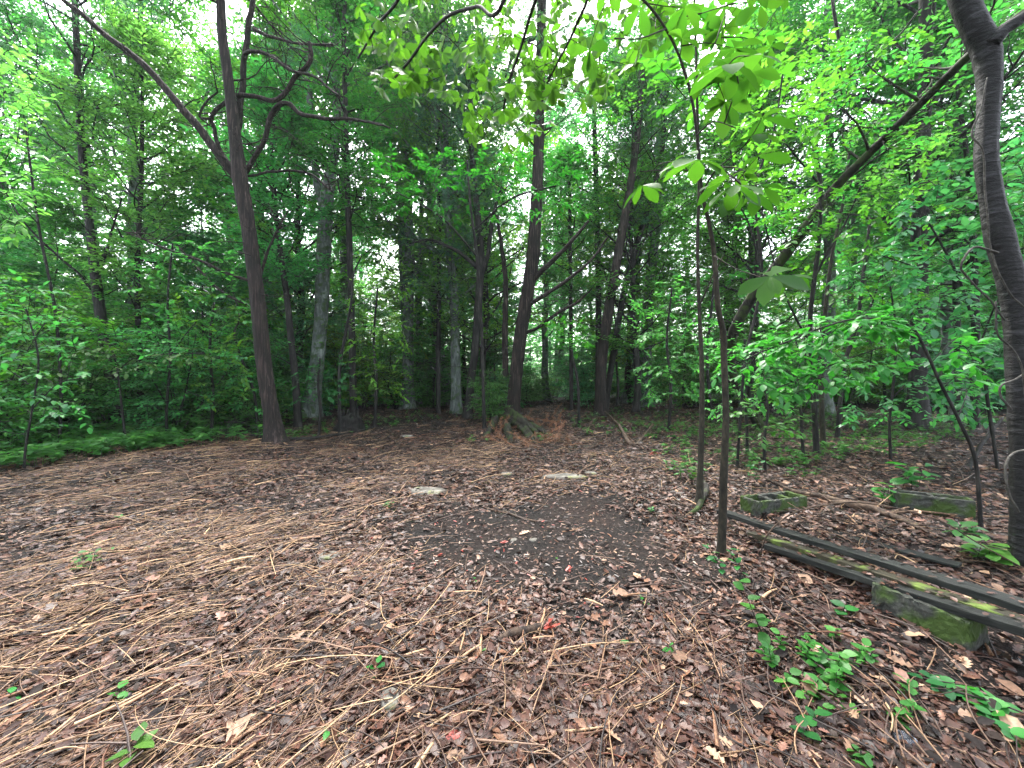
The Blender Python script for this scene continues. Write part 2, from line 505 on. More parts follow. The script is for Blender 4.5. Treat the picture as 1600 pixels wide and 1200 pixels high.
def crown(tm, lm, trunk, trad, rng, h0, h1, nprim, plen, leaf, tmpl, nsec=5, ntw=6, per=8, lift=.05, el=(5, 50),
          flat=.35, twl=.5, wig=.15, twig=True, shape='round', sides=5, ang=55, twvert=.25):
    """branches round a trunk polyline (sorted upward) between fractional heights h0..h1"""
    trunk = np.asarray(trunk); seg = np.linalg.norm(np.diff(trunk, axis=0), axis=1)
    L = np.concatenate([[0], np.cumsum(seg)]); tot = L[-1]
    phi = rng.uniform(0, 6.28)
    for i in range(nprim):
        u = (i + rng.uniform(0, 1)) / nprim
        h = (h0 + (h1 - h0) * u) * tot
        p = np.array([np.interp(h, L, trunk[:, c]) for c in range(3)])
        r0 = np.interp(h, L, trad)
        phi += 2.4 + rng.uniform(-.5, .5)
        if shape == 'round': f = math.sin(math.pi * (0.18 + .8 * u)) ** .6
        elif shape == 'cone': f = 1.05 - .85 * u
        else: f = 1.0
        e = math.radians(rng.uniform(*el) + 25 * u)
        d = np.array([math.cos(phi) * math.cos(e), math.sin(phi) * math.cos(e), math.sin(e)])
        bl = plen * f * rng.uniform(.65, 1.15)
        pts = bline(p, d, bl, rng, 6, wig, lift)
        br = min(r0 * .45, .012 + .012 * bl)
        tube(tm, pts, np.linspace(br, br * .2, len(pts)), sides)
        for j in range(nsec):
            v = .22 + .78 * (j + rng.uniform(0, 1)) / nsec
            q = np.array([np.interp(v * 6, range(7), pts[:, c]) for c in range(3)])
            dd = unit(pts[min(6, int(v * 6) + 1)] - pts[max(0, int(v * 6) - 1)])
            sd_ = unit(np.cross(dd, [0, 0, 1])) * (1 if j % 2 else -1)
            d2 = unit(dd * .7 + sd_ * .8 + np.array([0, 0, .25]) * rng.normal())
            sl = bl * .42 * (1.15 - .5 * v) * rng.uniform(.7, 1.2)
            sp = bline(q, d2, sl, rng, 4, wig)
            tube(tm, sp, np.linspace(br * .35, br * .1, 5), 3)
            vv = rng.uniform(.1, 1, ntw) * 4
            B = np.stack([np.interp(vv, range(5), sp[:, c]) for c in range(3)], -1)
            B[-1] = sp[-1]
            td = unit(d2[None] * .6 + np.stack([rng.normal(size=ntw), rng.normal(size=ntw), twvert * rng.normal(size=ntw)], -1) * .8)
            tl = twl * rng.uniform(.6, 1.2, ntw)
            if twig: batch(tm, B, td, np.tile([0, 0, 1.0], (ntw, 1)) + .1 * rng.normal(size=(ntw, 3)), tl, T_TWIG)
            leaves_on(lm, B, td, tl, per, leaf, tmpl, rng, flat, ang)


def proto_tree(seed, H, r0, h0, plen, nprim, leaf, kind='broad', lean=.03, bark='bark_dark', lmat='leaf_far', **kw):
    rng = np.random.default_rng(seed)
    k = 12
    z = np.linspace(0, H, k)
    off = np.cumsum(rng.normal(size=(k, 2)) * lean * H / k * 2.2, axis=0); off[0] = 0
    tr = np.column_stack([off, z]); rad = r0 * (1 - .82 * z / H)
    tr[0, 2] = -.15
    tm, lm = MB(), MB()
    pl = tube(tm, tr, rad, 10, step=.35, ridge=.10, rough=.02, seed=seed, flare=.5)
    if kind == 'broad':
        crown(tm, lm, tr, rad, rng, h0, 1, nprim, plen, leaf, T_DIA, **kw)
    else:
        crown(tm, lm, tr, rad, rng, h0, 1, nprim, plen, leaf, T_NEED, shape='cone', flat=.8, ang=35, twvert=.5, **kw)
        # dead bare lower twigs
        for _ in range(26):
            h = rng.uniform(.12, h0 + .15) * H
            a = rng.uniform(0, 6.28); e = rng.uniform(.0, .6)
            p = np.array([np.interp(h, z, tr[:, 0]), np.interp(h, z, tr[:, 1]), h])
            bl = bline(p, [math.cos(a), math.sin(a), e], rng.uniform(.5, 2.2), rng, 6, .22)
            tube(tm, bl, np.linspace(.018, .003, 7), 4)
            for q in range(3):
                s = bl[rng.integers(2, 6)]
                tube(tm, bline(s, [math.cos(a) + rng.normal(), math.sin(a) + rng.normal(), rng.normal() * .4], rng.uniform(.2, .7), rng, 4, .25), np.linspace(.008, .002, 5), 3)
    return tm, lm, bark, lmat


# ------------------------------------------------------------------ background wood
tree_kinds = [
    ('broadleaf_tree', proto_tree(11, 15, .20, .22, 3.6, 46, .17, lmat='leaf_far', bark='bark_grey', nsec=6, ntw=6, per=8, twl=.75, wig=.12)),
    ('broadleaf_tree', proto_tree(12, 13, .14, .15, 3.2, 44, .15, lmat='leaf_bright', bark='bark_dark', nsec=6, ntw=6, per=8, twl=.7)),
    ('broadleaf_tree', proto_tree(13, 17, .26, .35, 4.2, 44, .18, lmat='leaf_mid', bark='bark_grey', nsec=6, ntw=7, per=8, twl=.8)),
    ('cedar_tree', proto_tree(14, 12, .15, .35, 2.2, 40, .18, kind='cedar', lmat='cedar', bark='bark_cedar', nsec=5, ntw=8, per=6, twl=.5)),
    ('young_tree', proto_tree(15, 7, .05, .12, 1.8, 34, .14, lmat='leaf_far', bark='bark_dark', nsec=5, ntw=6, per=8, twl=.5, el=(-5, 25))),
    ('young_tree', proto_tree(16, 6, .045, .10, 1.6, 30, .13, lmat='leaf_teal', bark='bark_dark', nsec=5, ntw=6, per=8, twl=.45, el=(-10, 20), flat=.25)),
    ('young_tree', proto_tree(17, 8.5, .06, .2, 2.0, 34, .15, lmat='leaf_bright', bark='bark_dark', nsec=5, ntw=6, per=8, twl=.5, el=(0, 30))),
]
PROTO = []
for name, (tm, lm, bark, lmat) in tree_kinds:
    root = thing(name, 'x', 'tree')
    tm.build('trunk', M[bark], root, smooth=True)
    lm.build('crown', M[lmat], root)
    PROTO.append([root, False])


def proto_shrub(seed, H, spread, nst, leaf, lmat, tmpl=T_DIA, nb=7, ntw=5, per=8, flat=.3):
    rng = np.random.default_rng(seed)
    tm, lm = MB(), MB()
    for s in range(nst):
        a = rng.uniform(0, 6.28)
        d = np.array([math.cos(a) * .35, math.sin(a) * .35, 1])
        pts = bline([rng.normal() * .05, rng.normal() * .05, -.05], d, H * rng.uniform(.6, 1.05), rng, 7, .12, .04)
        tube(tm, pts, np.linspace(.016, .004, 8), 5)
        for b in range(nb):
            v = rng.uniform(.15, 1) * 7
            q = np.array([np.interp(v, range(8), pts[:, c]) for c in range(3)])
            a = rng.uniform(0, 6.28)
            sp = bline(q, [math.cos(a), math.sin(a), rng.uniform(-.1, .5)], spread * rng.uniform(.5, 1.1), rng, 4, .15)
            tube(tm, sp, np.linspace(.007, .002, 5), 3)
            vv = rng.uniform(.1, 1, ntw) * 4
            B = np.stack([np.interp(vv, range(5), sp[:, c]) for c in range(3)], -1)
            td = unit(np.column_stack([rng.normal(size=ntw), rng.normal(size=ntw), .25 * rng.normal(size=ntw)]) + np.array([math.cos(a), math.sin(a), 0]) * .8)
            tl = spread * .38 * rng.uniform(.6, 1.2, ntw)
            batch(tm, B, td, np.tile([0, 0, 1.0], (ntw, 1)) + .1 * rng.normal(size=(ntw, 3)), tl, T_TWIG)
            leaves_on(lm, B, td, tl, per, leaf, tmpl, rng, flat)
    return tm, lm, lmat


SHR = []
for args in [(31, 2.4, .95, 6, .095, 'leaf_far'), (32, 3.0, 1.1, 6, .105, 'leaf_teal'), (33, 1.6, .8, 6, .085, 'leaf_mid'),
             (34, 3.4, 1.2, 6, .105, 'leaf_bright'), (35, 2.0, .9, 6, .07, 'leaf_far')]:
    tm, lm, lmat = proto_shrub(*args, nb=11, ntw=7, per=9)
    root = thing('understory_shrub', 'x', 'shrub')
    tm.build('stem', M['bark_dark'], root, smooth=True)
    lm.build('foliage', M[lmat], root)
    SHR.append([root, False])


def place(pool, i, x, y, s, label, group, rz=None, tilt=.04):
    root, used = pool[i]
    o = root if not used else copy_tree(root)
    pool[i][1] = True
    o.location = (x, y, float(gz(x, y)) - .02)
    o.rotation_euler = (R.uniform(-tilt, tilt), R.uniform(-tilt, tilt), R.uniform(0, 6.28) if rz is None else rz)
    o.scale = (s, s, s * R.uniform(.9, 1.12))
    o['label'] = label; o['group'] = group
    return o


def zone(px):
    return 'left' if px < 560 else ('centre' if px < 1050 else 'right')


ZL = {'left': 'left of the clearing', 'centre': 'straight behind the clearing', 'right': 'right of the clearing'}
KL = {0: ('tall grey-trunked broadleaf tree', 'tall grey-trunked trees'), 1: ('dark-trunked broadleaf tree with bright green crown', 'bright green trees'),
      2: ('thick high-crowned grey broadleaf tree', 'thick high-crowned trees'), 3: ('red cedar with bare dead lower twigs', 'cedars with bare lower twigs'),
      4: ('thin young tree with layered green leaves', 'thin young layered trees'), 5: ('thin young tree with blue-green leaves', 'thin blue-green young trees'),
      6: ('slender young tree with yellow-green leaves', 'slender yellow-green young trees')}
HERO_X = []  # filled below; kept clear of background trunks
SKYGAP = [(100, 340, 19), (580, 680, 24)]
HT = [(165, 11.7), (219, 12.2), (460, 12), (496, 15), (549, 12.8), (638, 19), (740, 14.5), (810, 13.6), (945, 16.5), (1434, 11.5)]
pts_ = []
tries = 0
while len(pts_) < 142 and tries < 9000:
    tries += 1
    Y = 11 + 34 * R.uniform() ** 1.2
    X = R.uniform(-1.5, 1.5) * Y
    if not in_wood(X, Y, 4): continue
    px, py = topx(X, Y)
    gap = any(a < px < b and Y > 9 for a, b, d in SKYGAP)
    if any((X - a) ** 2 + (Y - b) ** 2 < (1.3 + Y * .03) ** 2 for a, b in pts_): continue
    if any(Y < b and abs(px - a) < 18 + 1000 / Y for a, b in HT): continue
    if gap:
        k = R.choice([4, 5, 6])
    else:
        k = R.choice(7, p=[.17, .20, .13, .06, .16, .12, .16])
    if Y < 22 and k in (0, 1, 2, 3) and R.uniform() < .8: k = R.choice([4, 5, 6])
    pts_.append((X, Y))
    z = zone(px)
    place(PROTO, int(k), X, Y, R.uniform(.85, 1.3), f'{KL[int(k)][0]} in the wood {ZL[z]}', f'{KL[int(k)][1]} {ZL[z]}')

pts_s = []; tries = 0
SL = {0: ('bushy green understory shrub', 'bushy shrubs'), 1: ('tall blue-green leaved understory shrub', 'blue-green shrubs'),
      2: ('low dark green understory shrub', 'low dark shrubs'), 3: ('tall yellow-green understory shrub', 'yellow-green shrubs'),
      4: ('small-leaved understory shrub', 'small-leaved shrubs')}
while len(pts_s) < 290 and tries < 16000:
    tries += 1
    Y = 8 + 26 * R.uniform() ** 1.3
    X = R.uniform(-1.45, 1.45) * Y
    if not in_wood(X, Y, 6 if X < 0 else 3): continue
    px, py = topx(X, Y)
    if px > 1080 and Y < 9.5: continue
    if any(Y < b and abs(px - a) < 18 + 420 / Y for a, b in HT) and R.uniform() < .85: continue
    if any((X - a) ** 2 + (Y - b) ** 2 < (.62 + Y * .016) ** 2 for a, b in pts_s): continue
    pts_s.append((X, Y))
    k = int(R.integers(0, 5)); z = zone(px)
    place(SHR, k, X, Y, R.uniform(1.0, 1.6), f'{SL[k][0]} in the thicket {ZL[z]}', f'{SL[k][1]} {ZL[z]}', tilt=.1)

for k_, x_, y_, s_ in [(2, -15, 15, 1.05), (2, -3.2, 21, 1.1), (0, -20, 20, 1.2), (2, 6.5, 23, 1.1), (2, 17, 15, 1.1), (0, 2.2, 25, 1.2), (2, -10, 24, 1.3), (0, 12, 20, 1.2), (2, -26, 20, 1.2), (1, -8.6, 16.5, 1.15), (0, -10.8, 17.5, 1.1), (1, 9.5, 16, 1.15), (2, 13, 16.5, 1.05), (1, 5.4, 17.5, 1.15), (1, -1.2, 18.5, 1.25), (0, -2.4, 17.2, 1.15), (0, -5.2, 22, 1.2)]:
    z = zone(topx(x_, y_)[0])
    place(PROTO, k_, x_, y_, s_, f'{KL[k_][0]} in the wood {ZL[z]}', f'{KL[k_][1]} {ZL[z]}')

# far-off wood: one mass of leaf clumps and stems beyond the countable trees
fm = MB(); fmb = MB()
rng = np.random.default_rng(99)
nC = 7500
Yc = rng.uniform(44, 78, nC); Xc = rng.uniform(-1.5, 1.5, nC) * Yc
topz = 9 + 5 * vnoise(Xc * .12, Yc * .1, 5, 2)
Zc = rng.uniform(0, 1, nC) ** 1.2 * topz
nl = 26
Pp = np.column_stack([Xc, Yc, Zc])[:, None] + rng.normal(size=(nC, nl, 3)) * np.array([.9, .9, .55])
D = rng.normal(size=(nC * nl, 3)) * np.array([1, 1, .4]); Nn = np.array([0, 0, 1.0]) + .6 * rng.normal(size=(nC * nl, 3))
batch(fm, Pp.reshape(-1, 3), D, Nn, rng.uniform(.3, .5, nC * nl), T_DIA)
o = fm.build('distant_wood', M['leaf_far'])
tag(o, 'far-off green mass of the wood behind all the trunks', 'woodland', None, 'stuff')

# ------------------------------------------------------------------ hero trees, traced at their own distances
def w2r(w_, px, Y):
    return w_ * Y / (2 * F) * math.cos(math.atan((px - 800) / F))


def poly(pp, Y0, Y1=None):
    """photo polyline [(px,py,w)] between depths Y0..Y1 -> world points and radii"""
    Y1 = Y0 if Y1 is None else Y1
    k = len(pp); pts = []; rad = []
    for i, (a, b, w_) in enumerate(pp):
        Y = Y0 + (Y1 - Y0) * i / max(1, k - 1)
        pts.append(P(a, b, Y)); rad.append(w2r(w_, a, Y))
    return np.array(pts), np.array(rad)


def dead_twigs(mb, pts, rad, n, rng, L=(.4, 1.6), lo=.1, hi=.8, droop=0.0, r=.019):
    k = len(pts)
    for _ in range(n):
        i = int(k * rng.uniform(lo, hi)); a = rng.uniform(0, 6.28); e = rng.uniform(-.2, .7)
        ln = rng.uniform(*L)
        bl = bline(pts[min(i, k - 1)], [math.cos(a), math.sin(a), e], ln, rng, 8, .24, droop)
        tube(mb, bl, np.linspace(r * (.5 + ln * .4), .002, 9), 5, wob=.01)
        for q in range(int(2 + ln * 3)):
            s = bl[rng.integers(2, 8)]
            sub = bline(s, [math.cos(a) + rng.normal(), math.sin(a) + rng.normal(), rng.normal() * .5], rng.uniform(.15, .5) * ln, rng, 5, .3)
            tube(mb, sub, np.linspace(r * .45, .0012, 6), 3)


def hero(name, label, Y, pp, bark, seed, limbs=(), top=None, crown_kw=None, lmat='leaf_far', tmpl=T_DIA, dead=0, deadkw=None,
         group=None, Ytop=None, n=14, flare=.75, ridge=.10, rough=.03, cat='tree', partname='crown', wob=0):
    rng = np.random.default_rng(seed)
    b = G(pp[0][0], pp[0][1])
    if Y is None: Y = b[1]
    pts, rad = poly(pp, Y, Ytop)
    pts[0, 2] = float(gz(pts[0, 0], pts[0, 1])) - .1
    if top:
        # carry the trunk on above the frame to its real height
        d = unit(pts[-1] - pts[-2]); d = unit(d * .5 + np.array([0, 0, .6]))
        add_h = max(1.0, top - pts[-1, 2])
        for q in (.35, .7, 1.0):
            pts = np.vstack([pts, pts[-1] + d * add_h * .35 + rng.normal(size=3) * .12]); rad = np.append(rad, rad[-1] * (.72 if q < 1 else .5))
    root = thing(name, label, cat, (pts[0, 0], pts[0, 1], pts[0, 2] + .1), group)
    O = np.array(root.location)
    tm, lm, dm = MB(), MB(), MB()
    pl = tube(tm, pts, rad, n, step=max(.06, Y * .012), ridge=ridge, rough=rough, seed=seed, flare=flare, wob=wob)
    sp, sr = smoothline(pts, rad, .3)
    if dead: dead_twigs(dm, sp, sr, dead, rng, **(deadkw or {}))
    if crown_kw:
        kw = dict(crown_kw)
        crown(dm, lm, sp, sr, rng, kw.pop('h0', .4), 1.0, kw.pop('nprim', 30), kw.pop('plen', 2.5), kw.pop('leaf', .12), tmpl, **kw)
    tm.build('trunk', M[bark], root, True, O)
    for item in limbs:
        l, Ya, Yb = item[:3]
        lp, lr = poly(l, Ya, Yb)
        lb = MB(); tube(lb, lp, lr, 9, step=.07, rough=.04, ridge=.08, seed=int(abs(l[0][0])) + 5, wob=.008)
        if len(item) > 3 and item[3]:
            s2, r2 = smoothline(lp, lr, .1)
            dead_twigs(lb, s2, r2, item[3], rng, L=(.35, 1.3), lo=.12, hi=.98, droop=item[4] if len(item) > 4 else 0, r=.017)
        lb.build('limb', M[bark], root, True, O)
    if dm.n: dm.build('branches', M[bark], root, True, O)
    if lm.n: lm.build(partname, M[lmat], root, False, O)
    return root, pts


CED = dict(h0=.55, nprim=26, plen=2.6, leaf=.17, nsec=5, ntw=8, per=6, twl=.5, flat=.8, ang=35, twvert=.5, wig=.2)
BRD = dict(h0=.38, nprim=28, plen=3.2, leaf=.14, nsec=6, ntw=8, per=8, twl=.6, flat=.35)

hero('cedar_tree', 'large forked red cedar with shredding reddish bark at the left edge of the clearing', None,
     [(432, 692, 29), (424, 640, 26), (413, 570, 26), (402, 460, 24), (388, 350, 24), (376, 285, 26), (366, 200, 20), (355, 110, 17), (347, 50, 16), (343, -20, 15)],
     'bark_cedar', 101, top=14, lmat='cedar', tmpl=T_NEED, crown_kw=dict(CED, h0=.66, nprim=18), dead=16, deadkw=dict(lo=.2, hi=.6),
     limbs=[([(374, 282, 18), (345, 245, 17), (315, 205, 15), (285, 170, 15), (250, 128, 14), (210, 88, 13), (165, 55, 12), (125, 20, 11), (90, -8, 10), (40, -50, 9)], 9.4, 8.3, 8),
            ([(372, 200, 12), (378, 140, 11), (382, 90, 10), (388, 45, 10), (394, 5, 9), (398, -40, 8)], 9.4, 9.2, 8),
            ([(384, 270, 9), (402, 240, 8), (414, 215, 8), (424, 180, 8), (436, 165, 8), (452, 163, 8), (470, 178, 7), (498, 184, 7), (535, 186, 6), (575, 190, 4), (610, 200, 2)], 9.4, 8.8, 14, -.05),
            ([(368, 270, 7), (346, 240, 7), (334, 200, 7), (330, 186, 7), (345, 165, 7), (372, 150, 8), (395, 150, 8), (428, 157, 8), (448, 142, 8), (460, 122, 8), (478, 105, 8), (486, 88, 8), (484, 66, 6)], 9.3, 8.7, 16, -.05),
            ([(330, 186, 5), (312, 182, 4), (322, 160, 4), (340, 144, 3)], 9.1, 8.9, 3),
            ([(382, 85, 7), (395, 80, 6), (425, 88, 6), (450, 108, 5), (490, 120, 4), (530, 150, 3)], 9.2, 8.6, 12, -.08),
            ([(396, 45, 6), (430, 60, 5), (470, 68, 4), (520, 70, 3)], 9.2, 8.6, 8, -.05),
            ([(396, 440, 6), (350, 425, 6), (300, 402, 5), (250, 385, 4), (190, 360, 2)], 9.4, 8.8, 8),
            ([(398, 480, 5), (350, 458, 5), (310, 420, 4), (280, 385, 3)], 9.4, 9.6, 5),
            ([(388, 275, 5), (430, 268, 4), (480, 270, 4), (520, 300, 3)], 9.4, 9.0, 8),
            ([(404, 440, 5), (416, 400, 5), (428, 370, 4), (450, 330, 2)], 9.4, 9.2, 4)])
hero('cedar_tree', 'dark straight cedar behind the left edge of the clearing with forked side limb', 11.7,
     [(186, 672, 26), (176, 610, 21), (160, 510, 19), (148, 420, 18), (140, 350, 15), (131, 270, 14), (124, 180, 13), (120, 80, 12), (118, -20, 11)],
     'bark_dark', 102, top=15, lmat='cedar', tmpl=T_NEED, crown_kw=dict(CED, h0=.45, plen=3.0, nprim=20), dead=24,
     limbs=[([(152, 430, 7), (162, 405, 7), (170, 380, 6), (178, 350, 4), (190, 310, 3)], 11.7, 11.3, 6),
            ([(146, 455, 6), (120, 425, 5), (85, 395, 5), (40, 350, 4), (0, 285, 3), (-40, 200, 3)], 11.7, 10, 8),
            ([(150, 520, 5), (110, 500, 4), (75, 470, 3)], 11.7, 11, 4)])
hero('broadleaf_tree', 'slim dark tree between the forked cedar and the straight cedar on the left', 12.2,
     [(221, 672, 12), (219, 600, 11), (215, 480, 10), (215, 400, 9), (220, 300, 8), (222, 200, 7), (222, 120, 5)],
     'bark_dark', 103, top=12, lmat='leaf_far', crown_kw=dict(BRD, h0=.3, nprim=26, plen=2.2), dead=8)
hero('broadleaf_tree', 'thin dark tree just right of the forked cedar', 12.0,
     [(466, 668, 13), (462, 600, 12), (454, 520, 11), (448, 460, 10), (436, 380, 9), (428, 300, 8), (424, 220, 6)],
     'bark_dark', 104, top=10, lmat='leaf_mid', crown_kw=dict(BRD, h0=.4, nprim=20, plen=2.0), dead=14)
hero('broadleaf_tree', 'stout pale grey tree with a high fork, right of the forked cedar', 15.0,
     [(482, 664, 34), (490, 610, 24), (500, 520, 22), (505, 420, 23), (508, 350, 23), (512, 300, 22), (520, 250, 16), (526, 190, 14), (524, 110, 13), (520, 0, 12)],
     'bark_grey', 105, top=18, lmat='leaf_far', crown_kw=dict(BRD, h0=.5, plen=4), ridge=.03,
     limbs=[([(506, 330, 13), (496, 290, 12), (490, 240, 11), (486, 180, 10), (480, 90, 9)], 15, 15.3)])
hero('young_tree', 'straight dark young tree beside the stump on the left', 12.8,
     [(553, 640, 12), (551, 560, 11), (549, 470, 10), (546, 380, 10), (543, 300, 9), (541, 200, 8), (539, 120, 7), (538, 20, 6)],
     'bark_dark', 106, top=13, lmat='leaf_mid', crown_kw=dict(BRD, h0=.45, nprim=24, plen=2.2), dead=14)
hero('sapling', 'crooked black sapling growing up in front of the dark stump', 10.9,
     [(532, 664, 6), (530, 620, 5), (531, 570, 5), (540, 520, 5), (549, 470, 4), (552, 430, 3), (565, 400, 2)], 'bark_dark', 107, dead=6, deadkw=dict(L=(.2, .7), r=.006), n=7)
hero('broadleaf_tree', 'tall straight grey trunk far behind the clearing, left of centre', 19,
     [(637, 622, 19), (638, 540, 17), (638, 450, 17), (638, 380, 18), (636, 300, 15), (636, 200, 10), (635, 100, 9), (632, -20, 8)],
     'bark_grey', 108, top=22, lmat='leaf_far', crown_kw=dict(BRD, h0=.45, plen=3.4, nprim=24), ridge=.03, dead=6)
hero('broadleaf_tree', 'leaning grey trunk crossing the tall straight grey one, left of centre', 19.8,
     [(640, 618, 12), (632, 500, 11), (628, 380, 11), (625, 300, 11), (612, 235, 8), (600, 180, 6)], 'bark_grey', 109, top=16, ridge=.03,
     crown_kw=dict(BRD, h0=.55, plen=3, nprim=16))
hero('cedar_tree', 'thin dark far cedar standing right of the grey trunks', 17,
     [(685, 612, 7), (685, 560, 7), (686, 440, 6), (685, 330, 6), (684, 200, 5)], 'bark_dark', 110, top=13, lmat='cedar', tmpl=T_NEED,
     crown_kw=dict(CED, h0=.35, nprim=16, plen=1.8), dead=20)
hero('cedar_tree', 'dark cedar leaning up from the back edge, left of the small-leaved bush', 14.5,
     [(731, 652, 14), (736, 600, 12), (742, 550, 12), (748, 470, 12), (751, 400, 12), (746, 330, 10), (738, 250, 8), (735, 150, 7)],
     'bark_dark', 111, top=13, lmat='cedar', tmpl=T_NEED, crown_kw=dict(CED, h0=.45, nprim=16, plen=2.2), dead=30,
     limbs=[([(748, 420, 7), (725, 400, 6), (700, 385, 5), (670, 375, 4), (640, 380, 2)], 14.5, 13.8, 8),
            ([(750, 440, 7), (762, 400, 7), (770, 340, 6), (785, 290, 4)], 14.5, 14.2, 6)])
hero('cedar_tree', 'tall brown cedar rising behind the small-leaved bush at the centre', 13.6,
     [(800, 655, 20), (806, 590, 20), (814, 520, 20), (822, 470, 20), (832, 400, 20), (838, 320, 18), (841, 250, 17), (843, 170, 16), (845, 80, 15), (846, -20, 14)],
     'bark_cedar', 112, top=16, lmat='cedar', tmpl=T_NEED, crown_kw=dict(CED, h0=.55, plen=2.6), dead=26,
     limbs=[([(832, 440, 8), (850, 420, 8), (872, 400, 7), (895, 375, 6), (920, 345, 4)], 13.6, 12.6, 5),
            ([(822, 478, 7), (850, 462, 6), (890, 435, 5), (925, 405, 4), (950, 370, 3)], 13.6, 12.8, 5),
            ([(816, 522, 6), (840, 512, 5), (870, 490, 5), (905, 470, 4), (925, 450, 2)], 13.6, 12.8, 4),
            ([(846, 55, 9), (812, 68, 7), (798, 95, 5), (790, 120, 3)], 13.6, 13, 4),
            ([(790, 590, 9), (789, 520, 9), (790, 440, 8), (783, 380, 6), (775, 330, 4)], 14.2, 14.4, 10)])
hero('cedar_tree', 'brown leaning cedar behind the clearing, right of centre, left one of a crossing pair', 16.5,
     [(938, 622, 16), (940, 570, 16), (948, 500, 15), (960, 430, 14), (974, 350, 13), (988, 270, 11), (998, 190, 10), (1004, 90, 9)],
     'bark_cedar', 113, top=15, lmat='cedar', tmpl=T_NEED, crown_kw=dict(CED, h0=.55, plen=2.2, nprim=12), dead=28)
hero('cedar_tree', 'thinner dark cedar leaning right behind the crossing pair, right of centre', 17.5,
     [(944, 612, 10), (960, 540, 10), (972, 470, 10), (990, 400, 9), (1008, 340, 9), (1024, 285, 8), (1036, 220, 7), (1042, 120, 6)],
     'bark_dark', 114, top=13, lmat='cedar', tmpl=T_NEED, crown_kw=dict(CED, h0=.5, plen=2.2, nprim=14), dead=22)
hero('broadleaf_tree', 'straight dark background trunk left of the crossing cedar pair', 19,
     [(936, 600, 10), (935, 520, 9), (935, 430, 9), (932, 300, 8), (928, 160, 7)], 'bark_dark', 115, top=17, crown_kw=dict(BRD, h0=.45, nprim=22), dead=12)
hero('broadleaf_tree', 'thin straight dark background trunk right of the tall brown cedar', 18,
     [(893, 608, 6), (892, 500, 6), (891, 400, 6), (890, 300, 5)], 'bark_dark', 116, top=11, crown_kw=dict(BRD, h0=.4, nprim=18, plen=2.2), dead=10)
hero('broadleaf_tree', 'thick grey mossy background trunk right of the crossing cedar pair', 21,
     [(1008, 610, 20), (1010, 520, 18), (1016, 440, 18), (1024, 350, 17), (1030, 260, 15), (1034, 140, 13)], 'bark_grey', 117, top=22,
     crown_kw=dict(BRD, h0=.5, plen=4), ridge=.03)
hero('broadleaf_tree', 'dark stout trunk half hidden by leaves behind the right side', 11.5,
     [(1434, 668, 38), (1434, 600, 30), (1436, 500, 29), (1438, 400, 28), (1440, 300, 26), (1444, 180, 24), (1446, 40, 22)], 'bark_dark', 118, top=16,
     crown_kw=dict(BRD, h0=.3, plen=4.2, nprim=40, el=(-5, 35)), dead=4)
hero('broadleaf_tree', 'dark background trunk left one of two beside the thick right trunk', 13,
     [(1498, 652, 14), (1497, 580, 13), (1494, 480, 12), (1490, 350, 11)], 'bark_dark', 119, top=12, crown_kw=dict(BRD, h0=.3, plen=3, nprim=26))
hero('broadleaf_tree', 'dark background trunk nearer one of two beside the thick right trunk', 12,
     [(1523, 660, 17), (1524, 580, 15), (1524, 480, 14), (1520, 350, 12)], 'bark_dark', 120, top=13, crown_kw=dict(BRD, h0=.3, plen=3, nprim=26))
# leaning mossy trunk that sweeps up to the right
hero('leaning_tree', 'long mossy trunk leaning steeply up to the right towards the thick near tree', 12.2,
     [(1192, 652, 17), (1165, 628, 16), (1146, 590, 14), (1142, 545, 16), (1150, 510, 17), (1180, 458, 18), (1215, 415, 18), (1252, 365, 18), (1300, 300, 17), (1350, 248, 16), (1400, 200, 17), (1450, 150, 17), (1500, 100, 18), (1545, 60, 17), (1640, -10, 16)],
     'bark_moss', 121, Ytop=4.6, dead=18, deadkw=dict(lo=.3, hi=.85, L=(.4, 1.4)), flare=.2,
     crown_kw=dict(h0=.55, nprim=12, plen=1.5, leaf=.11, nsec=4, ntw=4, per=7, twl=.4), lmat='leaf_mid')
# thick near tree at the right edge
NT, npts = hero('cherry_tree', 'thick dark wavy trunk with ringed bark close at the right edge', 3.15,
     [(1612, 895, 71), (1606, 800, 58), (1602, 700, 53), (1596, 600, 51), (1590, 500, 48), (1578, 430, 49), (1562, 370, 51), (1550, 310, 42), (1541, 250, 41), (1543, 190, 39), (1546, 130, 42), (1540, 75, 51), (1518, 30, 48), (1500, -20, 46), (1480, -90, 42), (1465, -180, 39)],
     'bark_cherry', 122, top=9, n=28, ridge=.05, rough=.022, flare=.25, lmat='leaf_mid', crown_kw=dict(BRD, h0=.62, nprim=22, plen=3.0, leaf=.11),
     limbs=[([(1548, 70, 34), (1570, 45, 28), (1600, 25, 26), (1660, -20, 24)], 3.1, 3.0)])
vm = MB()
for l in ([(1592, 800, 5), (1570, 745, 5), (1575, 715, 5), (1610, 700, 5)], [(1580, 640, 5), (1564, 612, 5), (1572, 598, 5), (1620, 575, 4)],
          [(1600, 480, 4), (1560, 430, 4), (1548, 380, 4), (1540, 310, 4), (1536, 240, 4), (1520, 210, 4), (1528, 180, 4), (1545, 120, 3)],
          [(1610, 640, 4), (1590, 560, 4), (1560, 520, 4), (1555, 470, 4)], [(1560, 395, 5), (1530, 385, 5), (1508, 400, 5), (1500, 420, 4), (1530, 450, 4), (1570, 500, 4)]):
    lp, lr = poly(l, 2.92, 2.98); tube(vm, lp, lr, 7, step=.03, wob=.006, seed=3)
o = vm.build('climbing_vine', M['vine'], None, True); tag(o, 'thin pale vine winding around the thick right trunk', 'vine')


